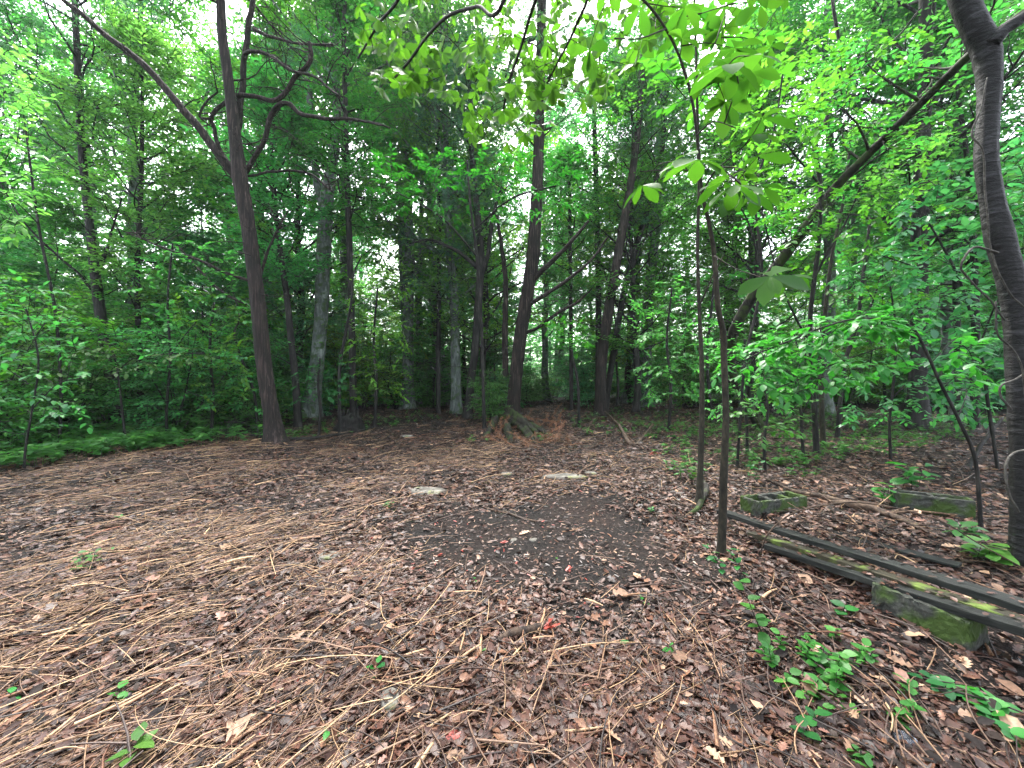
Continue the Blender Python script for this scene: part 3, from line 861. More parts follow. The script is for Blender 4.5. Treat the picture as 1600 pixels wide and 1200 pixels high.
# ------------------------------------------------------------------ saplings with sprays traced to where their leaves are
def spray(root, O, limb, targets, tm, lm, leaf, tmpl, rng, per=6, flat=.2, mode='alt', twr=.004, tw=.35, tuft=5, droop=.35):
    """twigs from the nearest limb point to every target, with leaves on them"""
    limb = np.asarray(limb)
    T_ = np.array(targets)
    dist = np.array([np.min(np.linalg.norm(limb - t, axis=1)) for t in T_])
    nodes = list(limb)
    for T in T_[np.argsort(dist)]:
        na = np.asarray(nodes)
        i = int(np.argmin(np.linalg.norm(na - T, axis=1) + .15 * np.maximum(0, na[:, 2] - T[2])))
        if i < len(limb): i = max(0, i - 2)
        a = na[i]
        v = T - a; L = np.linalg.norm(v)
        if L < .03: continue
        mid = a + v * .5 + np.array([0, 0, .08 * L]) + rng.normal(size=3) * .05 * L
        pts, _ = smoothline([a, mid, T], [1, 1, 1], L / 5)
        tube(tm, pts, np.linspace(twr * (1 + .7 * L), twr * .4, len(pts)), 5)
        nodes += [pts[len(pts) // 3], pts[len(pts) * 2 // 3]]
        d = unit(T - mid)
        if mode == 'alt':
            tl = min(tw, L * .8)
            leaves_on(lm, (T - d * tl * .6)[None], d[None], np.array([tl]), per, leaf, tmpl, rng, flat, 55)
        else:
            n_ = tuft + rng.integers(-1, 2)
            ph = rng.uniform(0, 6.28) + np.arange(n_) * 6.28 / n_ + rng.normal(size=n_) * .2
            if mode == 'palm':
                ax = unit(d * .3 + np.array([0, 0, 1.0]) + rng.normal(size=3) * .25)
            else:
                ax = unit(d + rng.normal(size=3) * .3)
            u = unit(np.cross(ax, [.3, .8, .1])); v2 = np.cross(ax, u)
            D = np.cos(ph)[:, None] * u + np.sin(ph)[:, None] * v2 - droop * np.array([0, 0, 1.0]) + .1 * rng.normal(size=(n_, 3)) + .25 * d
            batch(lm, np.tile(T, (n_, 1)), D, np.tile(ax, (n_, 1)) + .15 * rng.normal(size=(n_, 3)), leaf * rng.uniform(.7, 1.15, n_), tmpl)


def region_targets(poly_px, n, Ya, Yb, rng):
    """random points at depths Ya..Yb behind a photo polygon"""
    pp = np.array(poly_px, float); out = []
    x0, y0 = pp.min(0); x1, y1 = pp.max(0)
    while len(out) < n:
        x, y = rng.uniform(x0, x1), rng.uniform(y0, y1)
        c = False; j = len(pp) - 1
        for i in range(len(pp)):
            if (pp[i, 1] > y) != (pp[j, 1] > y) and x < (pp[j, 0] - pp[i, 0]) * (y - pp[i, 1]) / (pp[j, 1] - pp[i, 1]) + pp[i, 0]: c = not c
            j = i
        if c: out.append(P(x, y, rng.uniform(Ya, Yb)))
    return out


def sapling(name, label, Y, stem, limbs, regions, leaf, tmpl, lmat, seed, bark='bark_dark', mode='alt', cat='sapling', Yt=None, n=9, part='foliage', sortlimb=True, **kw):
    rng = np.random.default_rng(seed)
    pts, rad = poly(stem, Y, Yt)
    pts[0, 2] = float(gz(pts[0, 0], pts[0, 1])) - .03
    root = thing(name, label, cat, (pts[0, 0], pts[0, 1], pts[0, 2] + .03)); O = np.array(root.location)
    tm, bm_, lm = MB(), MB(), MB()
    tube(tm, pts, rad, n, step=.06, rough=.03, ridge=.07, seed=seed, flare=.6)
    sp, _ = smoothline(pts, rad, .06); allp = [sp]
    for l, Ya, Yb in limbs:
        lp, lr = poly(l, Ya, Yb); tube(bm_, lp, lr, 6, step=.06, seed=seed, rough=.03); allp.append(smoothline(lp, lr, .06)[0])
    L = np.vstack(allp)
    for rg, nn, Ya, Yb in regions:
        tg = region_targets(rg, nn, Ya, Yb, rng)
        spray(root, O, L, tg, bm_, lm, leaf, tmpl, rng, mode=mode, **kw)
    tm.build('stem', M[bark], root, True, O)
    if bm_.n: bm_.build('branches', M[bark], root, True, O)
    if lm.n: lm.build(part, M[lmat], root, False, O)
    return root


# big-leaf sapling in the middle-right foreground
sapling('sapling', 'thin dark sapling with very large bright whorled leaves, nearest to the planks', 3.45,
        [(1127, 862, 15), (1129, 800, 14), (1131, 730, 13), (1134, 650, 11), (1131, 560, 11), (1130, 520, 11), (1122, 480, 10), (1116, 400, 8), (1108, 350, 7), (1097, 300, 6), (1090, 220, 5), (1080, 150, 5), (1062, 90, 4), (1040, 45, 4), (1010, 5, 4), (960, -40, 3)],
        [([(1097, 300, 3), (1120, 265, 3), (1150, 262, 2), (1165, 268, 2)], 2.9, 2.3), ([(1095, 270, 3), (1060, 265, 2), (1000, 268, 2)], 2.8, 2.4),
         ([(1090, 210, 3), (1115, 190, 2), (1150, 200, 2)], 2.6, 2.3), ([(1082, 150, 3), (1110, 110, 2), (1160, 110, 2)], 2.6, 2.3),
         ([(1116, 400, 3), (1150, 420, 2), (1185, 432, 2), (1215, 445, 2)], 2.8, 2.3), ([(1040, 45, 3), (1000, 60, 2), (960, 60, 2)], 2.8, 2.5)],
        [([(1070, 90), (1180, 80), (1200, 215), (1080, 215)], 9, 2.0, 3.0), ([(990, 255), (1190, 240), (1200, 310), (990, 300)], 10, 2.0, 3.0),
         ([(1175, 415), (1225, 425), (1220, 450), (1180, 445)], 2, 2.2, 2.4), ([(890, -20), (1230, -20), (1200, 90), (900, 120)], 17, 2.5, 4.0)],
        .20, T_HICK, 'leaf_big', 201, bark='stem', mode='palm', Yt=2.7, tuft=5, droop=.28)
sapling('sapling', 'straight thin brown sapling standing a pace behind the large-leaved one', 4.75,
        [(1093, 782, 13), (1095, 720, 10), (1097, 640, 9), (1096, 560, 8), (1092, 470, 6), (1090, 380, 6), (1092, 300, 5), (1090, 200, 5), (1088, 100, 4), (1085, -10, 3)],
        [([(1092, 480, 3), (1110, 440, 3), (1130, 400, 2)], 4.75, 4.5)], [([(1000, 0), (1220, 0), (1220, 180), (1040, 180)], 26, 4.2, 5.2)], .13, T_OVATE, 'leaf_bright', 202, bark='stem', per=8)
# overhanging hickory-like branches at the top centre: their tree stands behind the camera
hk = thing('hickory_tree', 'bright green whorled leaves on twigs hanging in from above at the top centre', 'tree', (-1.6, -2.4, float(gz(-1.6, -2.4))))
O = np.array(hk.location); rng = np.random.default_rng(301)
tm, bm_, lm = MB(), MB(), MB()
tube(tm, [(-1.6, -2.4, -.1), (-1.55, -2.3, 2), (-1.45, -2.1, 4.2), (-1.3, -1.8, 6.5), (-1.2, -1.6, 9)], [.16, .14, .125, .10, .06], 14, step=.2, ridge=.05, flare=.4)
LB = []
A0 = np.array([-1.42, -2.0, 4.8]); A1 = np.array([-1.38, -1.95, 5.4])
for start, l, Ya, Yb in [(A0, [(900, -420, 16), (790, -5, 6), (745, 10, 5), (700, 25, 5), (665, 60, 4), (640, 95, 4), (610, 130, 3)], 2.2, 3.9),
                         (A1, [(1000, -420, 16), (860, -60, 6), (830, 20, 5), (812, 80, 4), (795, 130, 4), (785, 180, 3)], 2.2, 4.2),
                         (A0, [(980, -520, 16), (930, -60, 5), (900, 40, 4), (870, 100, 3), (850, 140, 2)], 2.1, 4.0),
                         (A1, [(740, -400, 14), (640, -40, 5), (590, 40, 4), (560, 90, 3)], 2.4, 4.2)]:
    lp, lr = poly(l, Ya, Yb); lp = np.vstack([start, lp]); lr = np.concatenate([[.035], lr])
    tube(bm_, lp, lr, 7, step=.08, rough=.03); LB.append(smoothline(lp, lr, .08)[0])
LL = np.vstack(LB)
M['leaf_hick'] = leaf_mat('leaf_hick', [(.019, .090, .010), (.030, .122, .013), (.044, .155, .016)], (1.3, 1.5, .8), tfac=.58, spec=.25)
for rg, nn, Ya, Yb in [([(530, -40), (1060, -40), (1040, 60), (960, 120), (860, 150), (700, 110), (560, 60)], 90, 3.3, 4.8),
                       ([(560, 40), (700, 60), (720, 150), (640, 170), (575, 140)], 24, 3.4, 4.6),
                       ([(700, 60), (880, 60), (860, 190), (770, 240), (715, 200)], 34, 3.4, 4.6),
                       ([(820, 90), (960, 90), (950, 150), (840, 170)], 16, 3.4, 4.6)]:
    spray(hk, O, LL, region_targets(rg, int(nn * 1.9), Ya, Yb, rng), bm_, lm, .112, T_OBOV, rng, mode='whorl', tuft=6, droop=.75, twr=.003)
tm.build('trunk', M['bark_grey'], hk, True, O); bm_.build('branches', M['bark_dark'], hk, True, O); lm.build('foliage', M['leaf_hick'], hk, False, O)

# layered spray in the right middle
sapling('sapling', 'arching sapling with layered glossy leaves left of the thick near trunk', 3.9,
        [(1534, 792, 9), (1524, 720, 8), (1500, 660, 7), (1470, 600, 6), (1445, 545, 6), (1425, 512, 5), (1390, 500, 4), (1340, 498, 4), (1290, 510, 3), (1240, 530, 3), (1190, 550, 3), (1140, 575, 2)],
        [([(1425, 512, 3), (1410, 530, 2), (1370, 545, 2), (1300, 570, 2), (1230, 600, 2), (1180, 615, 2)], 3.9, 4.3)],
        [([(1110, 555), (1240, 505), (1380, 480), (1440, 495), (1420, 530), (1250, 560), (1130, 590)], 90, 3.6, 4.6),
         ([(1180, 580), (1400, 545), (1420, 575), (1250, 625), (1190, 620)], 50, 3.6, 4.6),
         ([(1440, 520), (1560, 530), (1560, 600), (1470, 600)], 22, 3.6, 4.6)],
          .10, T_OVATE, 'seedling', 203, flat=.12, per=7, tw=.4)
sapling('sapling', 'two-stemmed slim sapling in the right open wood beneath the layered spray', 7.6,
        [(1256, 716, 6), (1253, 680, 5), (1251, 640, 5), (1244, 600, 4), (1250, 560, 3), (1240, 520, 2)],
        [([(1253, 650, 3), (1270, 610, 2), (1290, 590, 2)], 7.6, 7.3)], [([(1200, 540), (1310, 540), (1300, 600), (1210, 600)], 18, 7.0, 8.2)], .11, T_OVATE, 'leaf_far', 204)
sapling('young_tree', 'dark slim tree forking upward in the right open wood', 8.0,
        [(1276, 706, 11), (1273, 650, 10), (1269, 580, 9), (1266, 500, 8), (1272, 440, 8), (1280, 370, 8), (1282, 290, 8), (1274, 230, 8), (1290, 190, 8), (1306, 140, 7), (1313, 80, 6), (1302, 10, 6), (1298, -60, 5)],
        [([(1270, 440, 5), (1290, 400, 5), (1320, 350, 4), (1345, 290, 3)], 8, 7.6), ([(1306, 140, 4), (1340, 110, 4), (1400, 60, 3), (1440, 10, 3)], 8, 7), ([(1282, 290, 4), (1240, 240, 3), (1200, 190, 2)], 8, 7.4),
         ([(1268, 540, 4), (1240, 490, 4), (1215, 430, 3), (1190, 330, 3)], 8, 8.4)],
        [([(1150, 120), (1460, 20), (1480, 330), (1220, 400)], 110, 6.4, 9.2), ([(1200, 300), (1460, 280), (1450, 480), (1200, 470)], 90, 6.6, 9.2)], .12, T_OVATE, 'leaf_bright', 205, per=8, tw=.5, cat='tree')
sapling('young_tree', 'slim brown tree standing right beside the dark forking one', 8.6,
        [(1287, 690, 9), (1284, 640, 9), (1284, 560, 8), (1290, 480, 7), (1300, 400, 6), (1320, 300, 5), (1330, 200, 4)], [], [([(1280, 180), (1480, 160), (1480, 300), (1300, 330)], 60, 7.6, 9.6)], .12, T_OVATE, 'leaf_mid', 206, bark='stem', per=8, tw=.5, cat='tree')
sapling('young_tree', 'slim leaning young tree in the right wood below the mossy trunk', 10,
        [(1308, 668, 8), (1314, 620, 7), (1322, 560, 7), (1340, 500, 7), (1350, 420, 6), (1360, 340, 5)], [([(1322, 560, 4), (1360, 480, 4), (1380, 420, 3)], 10, 9.6)],
        [([(1300, 400), (1480, 380), (1560, 480), (1420, 560), (1320, 540)], 90, 8, 10.5)], .13, T_OVATE, 'leaf_teal', 207, per=8, tw=.5, cat='tree')
sapling('young_tree', 'young tree behind the thick right trunk with blue-green layered leaves', 6.2,
        [(1560, 720, 7), (1545, 640, 7), (1530, 540, 6), (1500, 440, 5), (1470, 380, 4), (1440, 330, 3)], [([(1530, 540, 4), (1570, 450, 3), (1640, 380, 3)], 6.2, 5.6), ([(1500, 440, 4), (1440, 420, 3), (1380, 400, 3)], 6.2, 6.4)],
        [([(1380, 290), (1530, 240), (1540, 420), (1400, 450)], 70, 5.2, 7.5), ([(1560, 200), (1700, 150), (1700, 600), (1590, 580)], 90, 4.6, 7), ([(1440, 440), (1560, 440), (1560, 640), (1450, 640)], 50, 5.4, 7)],
        .13, T_OVATE, 'leaf_teal', 208, per=8, tw=.5, cat='tree', flat=.15)
sapling('young_tree', 'young tree with small bright leaves reaching over the mossy leaning trunk', 7.0,
        [(1152, 700, 5), (1158, 640, 5), (1165, 560, 5), (1190, 430, 5), (1180, 300, 4), (1210, 200, 3), (1225, 100, 3)], [([(1190, 430, 3), (1170, 350, 3), (1140, 300, 2)], 7, 6.8)],
        [([(1120, 30), (1300, 30), (1330, 200), (1240, 330), (1150, 300)], 90, 5.8, 8)], .115, T_OVATE, 'leaf_bright', 209, per=7, tw=.4, cat='tree')
# left side sprays
sapling('sapling', 'sapling with a flat pale-green spray in front of the dark straight cedar', 9.0,
        [(196, 700, 5), (193, 660, 5), (186, 600, 4), (180, 560, 4), (165, 530, 3)],
        [([(184, 580, 3), (210, 560, 2), (260, 553, 2), (320, 552, 2)], 9, 8.4), ([(182, 560, 3), (140, 545, 2), (90, 540, 2)], 9, 8.4)],
        [([(140, 535), (335, 545), (330, 560), (200, 580), (140, 575)], 50, 8, 9.4), ([(60, 530), (180, 530), (180, 600), (70, 600)], 34, 8, 9.4)], .11, T_OVATE, 'seedling', 210, flat=.12)
sapling('sapling', 'leafy sapling low on the far left in front of the thicket', 6.6,
        [(38, 740, 5), (40, 700, 5), (50, 640, 4), (60, 560, 4), (40, 480, 3)], [([(50, 640, 3), (90, 600, 2), (130, 590, 2)], 6.6, 6.3), ([(45, 600, 3), (0, 570, 2), (-40, 560, 2)], 6.6, 6.3)],
        [([(-40, 420), (110, 440), (150, 660), (-40, 700)], 110, 5.8, 7.8)], .115, T_OVATE, 'leaf_far', 211, flat=.15)
sapling('sapling', 'tall slim sapling with big leaves high at the far left', 8.5,
        [(92, 690, 6), (95, 600, 6), (85, 480, 6), (60, 350, 5), (40, 200, 4)], [([(60, 350, 3), (30, 320, 2), (0, 300, 2)], 8.4, 7.5)],
        [([(-30, 60), (80, 60), (85, 330), (-30, 420)], 80, 6.5, 9)], .14, T_OVATE, 'leaf_far', 212, cat='sapling', tw=.45)
sapling('sapling', 'small leafy sapling between the forked cedar and the dark stump', 10.6,
        [(498, 672, 5), (500, 640, 4), (497, 600, 4), (500, 560, 3)], [], [([(455, 560), (545, 560), (545, 630), (455, 630)], 50, 9.8, 11.2)], .115, T_OVATE, 'seedling', 213, flat=.15)
sapling('sapling', 'crooked bare-stemmed sapling left of the forked cedar', 10.8,
        [(402, 662, 5), (398, 620, 5), (385, 580, 5), (372, 545, 4), (366, 520, 4), (374, 495, 3), (362, 450, 2)], [([(385, 580, 2), (360, 590, 2)], 10.8, 10.6)],
        [([(330, 600), (400, 590), (410, 650), (340, 650)], 24, 10.2, 11.4)], .12, T_OVATE, 'leaf_far', 214)
sapling('sapling', 'yellow-green leafed sapling glowing behind the clearing right of the tall brown cedar', 12.5,
        [(905, 650, 5), (903, 600, 4), (895, 560, 4), (888, 520, 3)], [], [([(850, 500), (930, 505), (925, 550), (870, 545)], 46, 11.8, 13.2)], .15, T_OVATE, 'leaf_bright', 215, flat=.15)

# small-leaved bush at the centre
tmx, lmx, lmt = proto_shrub(61, 1.75, .62, 9, .05, 'leaf_teal', tmpl=T_OVATE, nb=12, ntw=8, per=9)
bc = G(772, 662)
b_ = thing('bush', 'small-leaved pale green bush growing beside the mossy fallen log at the centre', 'bush', bc)
tmx.build('stem', M['bark_dark'], b_, True); lmx.build('foliage', M['leaf_far'], b_); b_.rotation_euler = (0, 0, 1); b_.scale = (1.05, 1.05, 1.1)

# ------------------------------------------------------------------ litter on the ground
M['litter'] = piece_mat('fallen_leaves', [(0.0093, 0.0045, 0.0035), (0.0280, 0.0120, 0.0082), (0.0561, 0.0232, 0.0153), (0.0167, 0.0083, 0.0065), (0.0795, 0.0329, 0.0188), (0.0336, 0.0150, 0.0105), (0.1402, 0.0661, 0.0352)],
                        [0, .2, .4, .55, .75, .9, 1], rough=.5, spec=.28)
M['chips'] = piece_mat('bark_chips', [(0.0075, 0.0052, 0.0040), (0.0266, 0.0139, 0.0105), (0.0667, 0.0322, 0.0222), (0.1833, 0.1100, 0.0721), (0.0217, 0.0132, 0.0112)], [0, .3, .6, .93, 1], rough=.5)
M['straw'] = piece_mat('straw', [(0.0464, 0.0225, 0.0148), (0.1096, 0.0594, 0.0340), (0.2024, 0.1205, 0.0628), (0.3542, 0.2329, 0.1219), (0.0928, 0.0361, 0.0237)], [0, .3, .6, .88, 1], rough=.55)
M['twig'] = piece_mat('twigs', [(0.0104, 0.0061, 0.0048), (0.0302, 0.0160, 0.0109), (0.0605, 0.0319, 0.0204), (0.1555, 0.0912, 0.0544)], [0, .4, .8, 1], rough=.6)
M['redwood'] = piece_mat('red_heartwood', [(0.1477, 0.0132, 0.0083), (0.2133, 0.0269, 0.0144), (0.1148, 0.0144, 0.0107)], rough=.5)
M['stone'] = bark_mat('stone', (0.0510, 0.0459, 0.0382), (0.1020, 0.0944, 0.0797), (0.1721, 0.1594, 0.1371), sc=(12, 12, 12), bump=.4, moss=(.10, .11, .04), mossamt=.15)


def polar(n, rng, d0=1.05, d1=26, half=64, power=1.0):
    d = d0 * np.exp(rng.uniform(0, 1, n) ** power * math.log(d1 / d0))
    a = np.radians(rng.uniform(-half, half, n))
    return d * np.sin(a), d * np.cos(a), d


def pxy(x, y):
    s = CAMZ / np.maximum(y, .3)
    return 800 + F * x / np.maximum(y, .3), 590 + F * s


def ell(x, y, cx, cy, rx, ry, soft=.3):
    q = np.sqrt(((x - cx) / rx) ** 2 + ((y - cy) / ry) ** 2) + .32 * vnoise(x * 3.2, y * 3.2, 5, 3)
    return np.clip((1.0 - q) / .4 + .6, 0, 1)


def bare(x, y):
    b = ell(x, y, .25, 3.85, 1.3, 1.05)
    b = np.maximum(b, .85 * ell(x, y, 1.25, 3.2, .6, .5))
    b = np.maximum(b, .8 * ell(x, y, .55, 2.55, .4, .3))
    b = np.maximum(b, .9 * ell(x, y, -3.6, 13.0, 1.6, 2.2))
    b = np.maximum(b, .75 * ell(x, y, -2.6, 4.6, .7, .5))
    b = np.maximum(b, .7 * ell(x, y, 2.6, 2.1, .6, .35))
    return b


def strawy(x, y):
    px, py = pxy(x, y)
    L = np.clip((700 - px) / 330, 0, 1)
    c = np.exp(-((px - 820) / 240) ** 2) * (py > 930) * .26
    back = np.exp(-((px - 760) / 300) ** 2) * np.exp(-((py - 720) / 45) ** 2) * .9
    base = np.maximum(np.maximum(L, c), back)
    patch = .55 + .6 * vnoise(x * 1.9, y * 1.9, 35, 3)
    return np.clip(base * patch + .04, 0, 1)


def scatter_stuff(name, label, cat, mat, n, tmpls, size, keep, seed, lift=.012, jit=.45, sizegrow=.04, az=None, d0=1.05, d1=26, power=1.0, zflat=True, bias=1.0):
    rng = np.random.default_rng(seed)
    x, y, d = polar(n, rng, d0, d1, power=power)
    k = keep(x, y, d, rng)
    x, y, d = x[k], y[k], d[k]; m = len(x)
    mb = MB()
    sel = rng.integers(0, len(tmpls), m)
    a = rng.uniform(0, 6.28, m) if az is None else az(m, rng)
    D = np.column_stack([np.cos(a), np.sin(a), rng.normal(size=m) * (.12 if zflat else .35)])
    N = np.column_stack([rng.normal(size=m) * jit, rng.normal(size=m) * jit, np.ones(m)])
    S = (size[0] + (size[1] - size[0]) * rng.uniform(0, 1, m) ** bias) * (1 + sizegrow * d)
    z = gz(x, y) + rng.uniform(.0, 1, m) ** 1.5 * lift + .004
    Pp = np.column_stack([x, y, z])
    for i, t in enumerate(tmpls):
        q = sel == i
        batch(mb, Pp[q], D[q], N[q], S[q], t)
    o = mb.build(name, mat)
    return tag(o, label, cat, None, 'stuff')


def edge_ok(x, y, pad=0):
    px, py = pxy(x, y)
    return py > np.interp(px, EDGE_X, EDGE_Y) - pad


scatter_stuff('leaf_litter', 'wet brown fallen leaves covering the floor of the clearing', 'fallen leaves', M['litter'], 170000, [T_CURL, T_CURL2, T_TORN, T_LOBE, T_TORN], (.012, .072),
              lambda x, y, d, r: r.uniform(size=len(x)) > np.maximum(.955 * bare(x, y), .45 * np.clip(strawy(x, y), 0, 1)), 401, lift=.03, jit=.42, sizegrow=.05, bias=2.2)
scatter_stuff('bark_chips', 'dark bark chips and crumbs strewn over the soil', 'bark chips', M['chips'], 70000, [T_CHIP], (.008, .035),
              lambda x, y, d, r: (r.uniform(size=len(x)) > .5 * bare(x, y)) & (d < 16), 402, lift=.012, jit=.4, d1=18, sizegrow=.12)
AZ = lambda m, r: np.where(r.uniform(size=m) < .62, np.radians(r.normal(42, 26, m)), r.uniform(0, 6.28, m))
scatter_stuff('straw_litter', 'tan shreds and straw strewn across the left and middle of the clearing', 'straw', M['straw'], 150000, T_STRAW, (.05, .24),
              lambda x, y, d, r: (r.uniform(size=len(x)) < strawy(x, y) * (1 - .93 * bare(x, y)) * .6) & edge_ok(x, y, 6), 403, lift=.045, bias=1.6, jit=.5, az=AZ, sizegrow=.06)
scatter_stuff('fine_twigs', 'thin dark twigs lying across the litter', 'twigs', M['twig'], 9000, T_STICK + T_STRAW[:1], (.06, .34),
              lambda x, y, d, r: r.uniform(size=len(x)) > .85 * bare(x, y), 404, lift=.03, jit=.5, sizegrow=.05)
scatter_stuff('red_bark_crumbs', 'tiny red wood crumbs scattered in the middle of the clearing', 'wood crumbs', M['redwood'], 1500, [T_CHIP], (.012, .04),
              lambda x, y, d, r: (np.abs(x + .3) < .45 * d) & (r.uniform(size=len(x)) < .45), 405, lift=.02, d1=13)


# green ground cover along the edges
def cover(name, label, regions, mat, seed, leaf, hmax, tmpl=T_OVATE):
    rng = np.random.default_rng(seed); mb = MB()
    for rg, nn in regions:
        pp = np.array(rg, float)
        cnt = 0
        while cnt < nn:
            q = rng.dirichlet(np.ones(len(pp))) @ pp if rng.uniform() < .3 else np.array([rng.uniform(pp[:, 0].min(), pp[:, 0].max()), rng.uniform(pp[:, 1].min(), pp[:, 1].max())])
            c = False; j = len(pp) - 1
            for i in range(len(pp)):
                if (pp[i, 1] > q[1]) != (pp[j, 1] > q[1]) and q[0] < (pp[j, 0] - pp[i, 0]) * (q[1] - pp[i, 1]) / (pp[j, 1] - pp[i, 1]) + pp[i, 0]: c = not c
                j = i
            if not c: continue
            cnt += 1
            g0 = G(*q); h = hmax * rng.uniform(.3, 1)
            n_ = rng.integers(5, 12)
            st = g0 + np.array([rng.normal() * .03, rng.normal() * .03, h])
            tube(mb, [g0 - [0, 0, .01], (g0 + st) / 2 + rng.normal(size=3) * .01, st], [.003, .002, .0015], 3)
            t = rng.uniform(.4, 1, n_)[:, None]
            Pp = g0 * (1 - t) + st * t
            a = rng.uniform(0, 6.28, n_)
            D = np.column_stack([np.cos(a), np.sin(a), rng.normal(size=n_) * .2 + .1])
            Nn = np.column_stack([rng.normal(size=n_) * .2, rng.normal(size=n_) * .2, np.ones(n_)])
            batch(mb, Pp, D, Nn, leaf * rng.uniform(.6, 1.3, n_), tmpl)
    return tag(mb.build(name, mat), label, 'ground cover', None, 'stuff')


cover('ground_cover', 'low green ground cover fringing the left edge of the clearing',
      [([(-60, 700), (200, 672), (420, 672), (440, 690), (200, 708), (-60, 748)], 480), ([(60, 660), (420, 655), (420, 680), (60, 690)], 220)], M['leaf_far'], 411, .15, .40)
cover('ground_cover', 'sparse small weeds along the far edge of the clearing and in the right open wood',
      [([(430, 660), (700, 640), (720, 655), (470, 690)], 110), ([(880, 640), (1150, 640), (1160, 690), (900, 680)], 260),
       ([(1000, 680), (1130, 660), (1180, 740), (1040, 760)], 70), ([(1140, 650), (1560, 660), (1500, 700), (1160, 740)], 420), ([(1180, 645), (1600, 650), (1600, 665), (1180, 660)], 300)], M['seedling'], 412, .085, .22)


# ------------------------------------------------------------------ single seedlings, stones, sticks
def seedling(label, px, py, h, nleaf, leaf, seed, mat='seedling', tmpl=T_OVATE, name='seedling', lean=(0, 0), stems=1, sp=0.0, group=None):
    rng = np.random.default_rng(seed); g0 = G(px, py)
    root = thing(name, label, 'seedling' if name == 'seedling' else 'plant', g0, group)
    tm, lm = MB(), MB()
    for s in range(stems):
        b = np.array([rng.normal() * sp, rng.normal() * sp, -.01])
        tip = b + np.array([lean[0] + rng.normal() * .15 * h, lean[1] + rng.normal() * .15 * h, h * rng.uniform(.7, 1.1)])
        pts, _ = smoothline([b, (b + tip) / 2 + rng.normal(size=3) * .06 * h, tip], [1, 1, 1], max(.02, h / 8))
        tube(tm, pts, np.linspace(.0035 + .004 * h, .0015, len(pts)), 6)
        t = np.linspace(.45, 1, nleaf); ix = (t * (len(pts) - 1)).astype(int)
        a = np.arange(nleaf) * 2.4 + rng.uniform(0, 6.28)
        D = np.column_stack([np.cos(a), np.sin(a), .25 + rng.normal(size=nleaf) * .25])
        Nn = np.column_stack([rng.normal(size=nleaf) * .25, rng.normal(size=nleaf) * .25, np.ones(nleaf)])
        batch(lm, pts[ix], D, Nn, leaf * rng.uniform(.65, 1.2, nleaf), tmpl)
    tm.build('stem', M['stem'], root, True); lm.build('foliage', M[mat], root)
    return root


